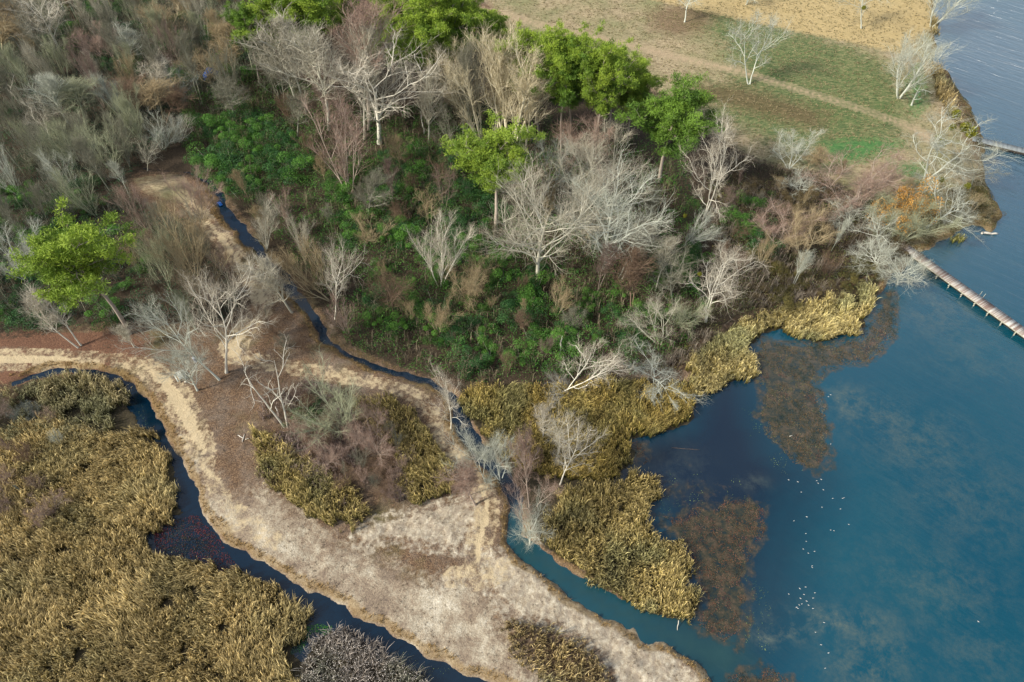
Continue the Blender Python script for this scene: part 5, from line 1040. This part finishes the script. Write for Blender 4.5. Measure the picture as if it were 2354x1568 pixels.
M_ROCK = simple('rock', (.45, .42, .33), (.68, .65, .55), scale=3); M_WHITE = simple('white_plastic', (.70, .71, .70), (.82, .82, .80), .5)
rock(431, 834, .42, 'rock', 'pale block-like rock left of the ribbed barrel', 'rock', M_ROCK, seed=3)
rock(445, 825, .28, 'rock', 'small grey rock behind the ribbed barrel', 'rock', M_ROCK, seed=4)
rock(428, 880, .22, 'rock', 'small white rock below the picnic table', 'rock', M_ROCK, seed=5)
# bin and crate near the shore
def bin_(u, v, label, h=.9, r=.32, mat=M_WHITE):
    p = G(u, v, .6); o = bpy.data.objects.new('bin', None); COL.objects.link(o); o.location = (p[0], p[1], float(max(hgt(p[0], p[1]), 0))); tag(o, label, 'bin')
    z_ = np.array([0, .05, h * .6, h, h]); tv, tf = tubes(np.array([[[0, 0, q_] for q_ in (0, .3 * h, .7 * h, h)]]), np.array([[r * .8, r * .88, r * .95, r]]), 14); solid('bin_body', [(tv, tf)], mat, o, True)
    rv2 = rv * np.array([r / .36, r / .36, 1]) + np.array([0, 0, h - 1.05]); solid('bin_lid', [(rv2, rf)], mat, o, True)
bin_(2112, 478, 'white bin standing under the shore trees near the orange-leaved tree')
# blue tarp shelter in the wood, and a blue tarp sheet at the creek head
M_TARP = simple('tarp', (.005, .045, .20), (.01, .09, .33), .45, 1.5)
def tarp(u, v, w_, d_, h, rz, name, label, z=.8):
    p = G(u, v, z); n_ = 14; gxx, gyy = np.meshgrid(np.linspace(-1, 1, n_), np.linspace(-1, 1, n_))
    zz = h * (1 - np.abs(gxx) ** 1.3) + .12 * np.sin(gxx * 6 + gyy * 3) * np.cos(gyy * 5) * h + .1
    vv = np.stack([gxx * w_ / 2, gyy * d_ / 2, zz], -1).reshape(-1, 3); a = (np.arange(n_ - 1)[:, None] * n_ + np.arange(n_ - 1)[None]); ff = np.stack([a, a + 1, a + n_ + 1, a + n_], -1).reshape(-1, 4)
    o = obj(name, mesh_np(name, vv, ff, smooth=True, mats=[M_TARP])); md = o.modifiers.new('thick', 'SOLIDIFY'); md.thickness = .02
    o.location = (p[0], p[1], float(max(hgt(p[0], p[1]), 0)) + (1.2 if h > 1 else .1)); o.rotation_euler = (0, 0, rz); tag(o, label, 'tarp')
tarp(490, 186, 4.2, 3.4, 1.8, .4, 'tarp_shelter', 'blue tarp shelter half hidden among the bare trees')
tarp(503, 464, 1.6, .7, .3, -.8, 'tarp', 'crumpled blue tarp lying at the head of the dark creek')
# logs, poles
M_LOG = simple('dead_wood', (.42, .39, .33), (.66, .62, .54), scale=3)
def log(a, b_, r_, label, name='log', z=.0, mat=M_LOG, za=None, zb=None):
    pa = G(*a); pb = G(*b_); za = float(max(hgt(*pa), 0)) + r_ + z if za is None else za; zb = float(max(hgt(*pb), 0)) + r_ * .8 + z if zb is None else zb
    t_ = np.linspace(0, 1, 7)[:, None]; pts = np.array([*pa, za]) * (1 - t_) + np.array([*pb, zb]) * t_; pts = pts - pts[0]; pts[1:-1] += np.random.default_rng(int(a[0])).normal(size=(5, 3)) * r_ * .35
    rad = np.linspace(r_, r_ * .65, 7)[None]; tv, tf = tubes(pts[None], rad, 8)
    cap = np.array([[0, 1, 2, 3], [3, 4, 5, 0], [0, 3, 4, 5][:0] or [4, 5, 6, 7]])
    o = obj(name, mesh_np(name, tv, np.vstack([tf, [[0, 1, 2, 3], [0, 3, 4, 7], [4, 5, 6, 7]], np.array([[0, 1, 2, 3], [0, 3, 4, 7], [4, 5, 6, 7]]) + 48]), mats=[mat])); o.location = (*pa, za); tag(o, label, name.replace('_', ' '))
log((547, 1002), (560, 1010), .10, 'pale cut pole lying on the litter left of the brushy island'); log((558, 1018), (563, 1000), .10, 'upright-lying pale pole crossing near the cut one'); log((566, 1012), (573, 1010), .10, 'short pale stick right of the crossed poles')
log((1816, 1000), (1822, 998), .08, 'short floating stick on the dark pond'); M_WET = simple('wet_wood', (.10, .07, .05), (.2, .14, .1)); log((1544, 1026), (1610, 1031), .03, 'long thin stick floating on the dark pond', name='floating_branch', mat=M_WET)
log((2258, 534), (2294, 535), .28, 'pale flat-topped log at the tip of the weedy point')
log((1558, 1428), (1558, 1446), .06, 'thin white stake at the end of the reed peninsula', name='stake', za=.9, zb=.0)
log((1283, 827), (1290, 800), .16, 'broken upright grey stub above the fallen white tree', name='stump', za=.5, zb=4.2)
log((641, 958), (638, 944), .14, 'short upright grey stump beside the big snag', name='stump', za=.6, zb=1.9)
log((1482, 1162), (1458, 1150), .05, 'small pale driftwood at the reed edge') if False else None
log((1290, 1250), (1318, 1236), .05, 'thin branch lying at the bare soil edge of the creek') if False else None
log((1190, 780), (1200, 760), .1, 'x') if False else None
log((2262, 640), (2270, 645), .05, 'x') if False else None
log((1240, 1325), (1252, 1318), .06, 'thin stick on the soil bank beside the small creek')
log((975, 309), (970, 293), .18, 'pale broken stump standing in the central evergreens', name='stump', za=.6, zb=5.0)
log((1525, 1110), (1531, 1104), .04, 'x') if False else None
# ------------------------------------------------------------------ gulls on the water
M_BIRD = simple('feathers', (.36, .37, .36), (.55, .54, .52), .8, 6)
def gull_mesh():
    pr = [(-.30, .02, .07), (-.22, .05, .08), (-.08, .095, .075), (.06, .10, .075), (.15, .075, .09), (.185, .04, .15), (.21, .045, .20), (.25, .038, .21), (.275, .015, .205), (.32, .004, .20)]
    pts = np.array([[a, 0, c_] for a, b_, c_ in pr]); rad = np.array([b_ for a, b_, c_ in pr]); v, f = tubes(pts[None], rad[None], 10)
    parts = [(v, f)]
    for s in (-1, 1): parts.append(tubes(np.array([[[.08, s * .08, .10], [-.08, s * .10, .12], [-.24, s * .05, .115], [-.36, s * .015, .12]]]), np.array([[.03, .045, .03, .008]]), 6))
    return join(parts)
gv, gf = gull_mesh(); gm = mesh_np('gull', gv * 1.15, gf, smooth=True, mats=[M_BIRD])
def tl(i, j): return lambda x, y: (588.5 * i + x / 4, 392 * j + y / 4)
B4 = tl(3, 2); D4 = tl(3, 3)
GU = [B4(*q_) for q_ in [(188, 1275), (273, 1293), (447, 1282), (488, 1271), (460, 1306), (508, 1366), (305, 1387), (594, 1445), (684, 1445), (697, 1439), (495, 1526), (665, 1542), (575, 945), (553, 510), (575, 493)]] + \
     [D4(*q_) for q_ in [(355, 47), (237, 83), (741, 117), (575, 168), (605, 174), (347, 200), (351, 272), (323, 343), (427, 364), (370, 381), (405, 497), (405, 511), (345, 692), (292, 707), (190, 757), (330, 761), (430, 745), (414, 793), (298, 797), (355, 822), (310, 847), (286, 857), (372, 859), (262, 878), (274, 888), (412, 889), (515, 1019), (435, 1108), (487, 1223), (555, 1298), (1933, 1010), (525, 1438)]]
GL = []
for u, v in GU:
    p = G(u, v, .1); o = obj('gull', gm); o.location = (p[0], p[1], .0); s_ = random.uniform(.32, .42); o.scale = (s_,) * 3; o.rotation_euler = (0, 0, random.uniform(-.9, .3)); o['category'] = 'gull'; o['group'] = 'white gulls floating on the lake'; GL.append((u, v, o))
def gzone(u, v):
    if v < 940: return 'beside the weed mat edge'
    if v < 1130: return 'just below the weed mat'
    if v < 1215: return 'in the upper flock' if u < 2000 else 'alone in open water'
    if v < 1300: return 'in the middle thin line'
    if v < 1420: return 'in the dense cluster'
    return 'over the pale silt' if u < 2100 else 'far right in open water'
zb = {}
for u, v, o in GL: zb.setdefault(gzone(u, v), []).append((u, v, o))
NUM = ['topmost', 'second highest', 'third highest', 'fourth highest', 'fifth highest', 'sixth highest', 'seventh highest', 'eighth highest', 'ninth highest', 'tenth highest', 'eleventh highest', 'twelfth highest', 'thirteenth highest', 'fourteenth highest', 'fifteenth highest']
for z_, l in zb.items():
    l.sort(key=lambda q_: q_[1])
    for i, (u, v, o) in enumerate(l): o['label'] = f'white gull floating {z_}' + ('' if len(l) == 1 else f', {NUM[min(i, 14)]} of the {len(l)} there')
for t_ in THINGS:
    if len(t_['o']['label'].split()) > 16: print('LONG', t_['o']['label'])
print('things', len(THINGS), 'objects', len(bpy.data.objects))
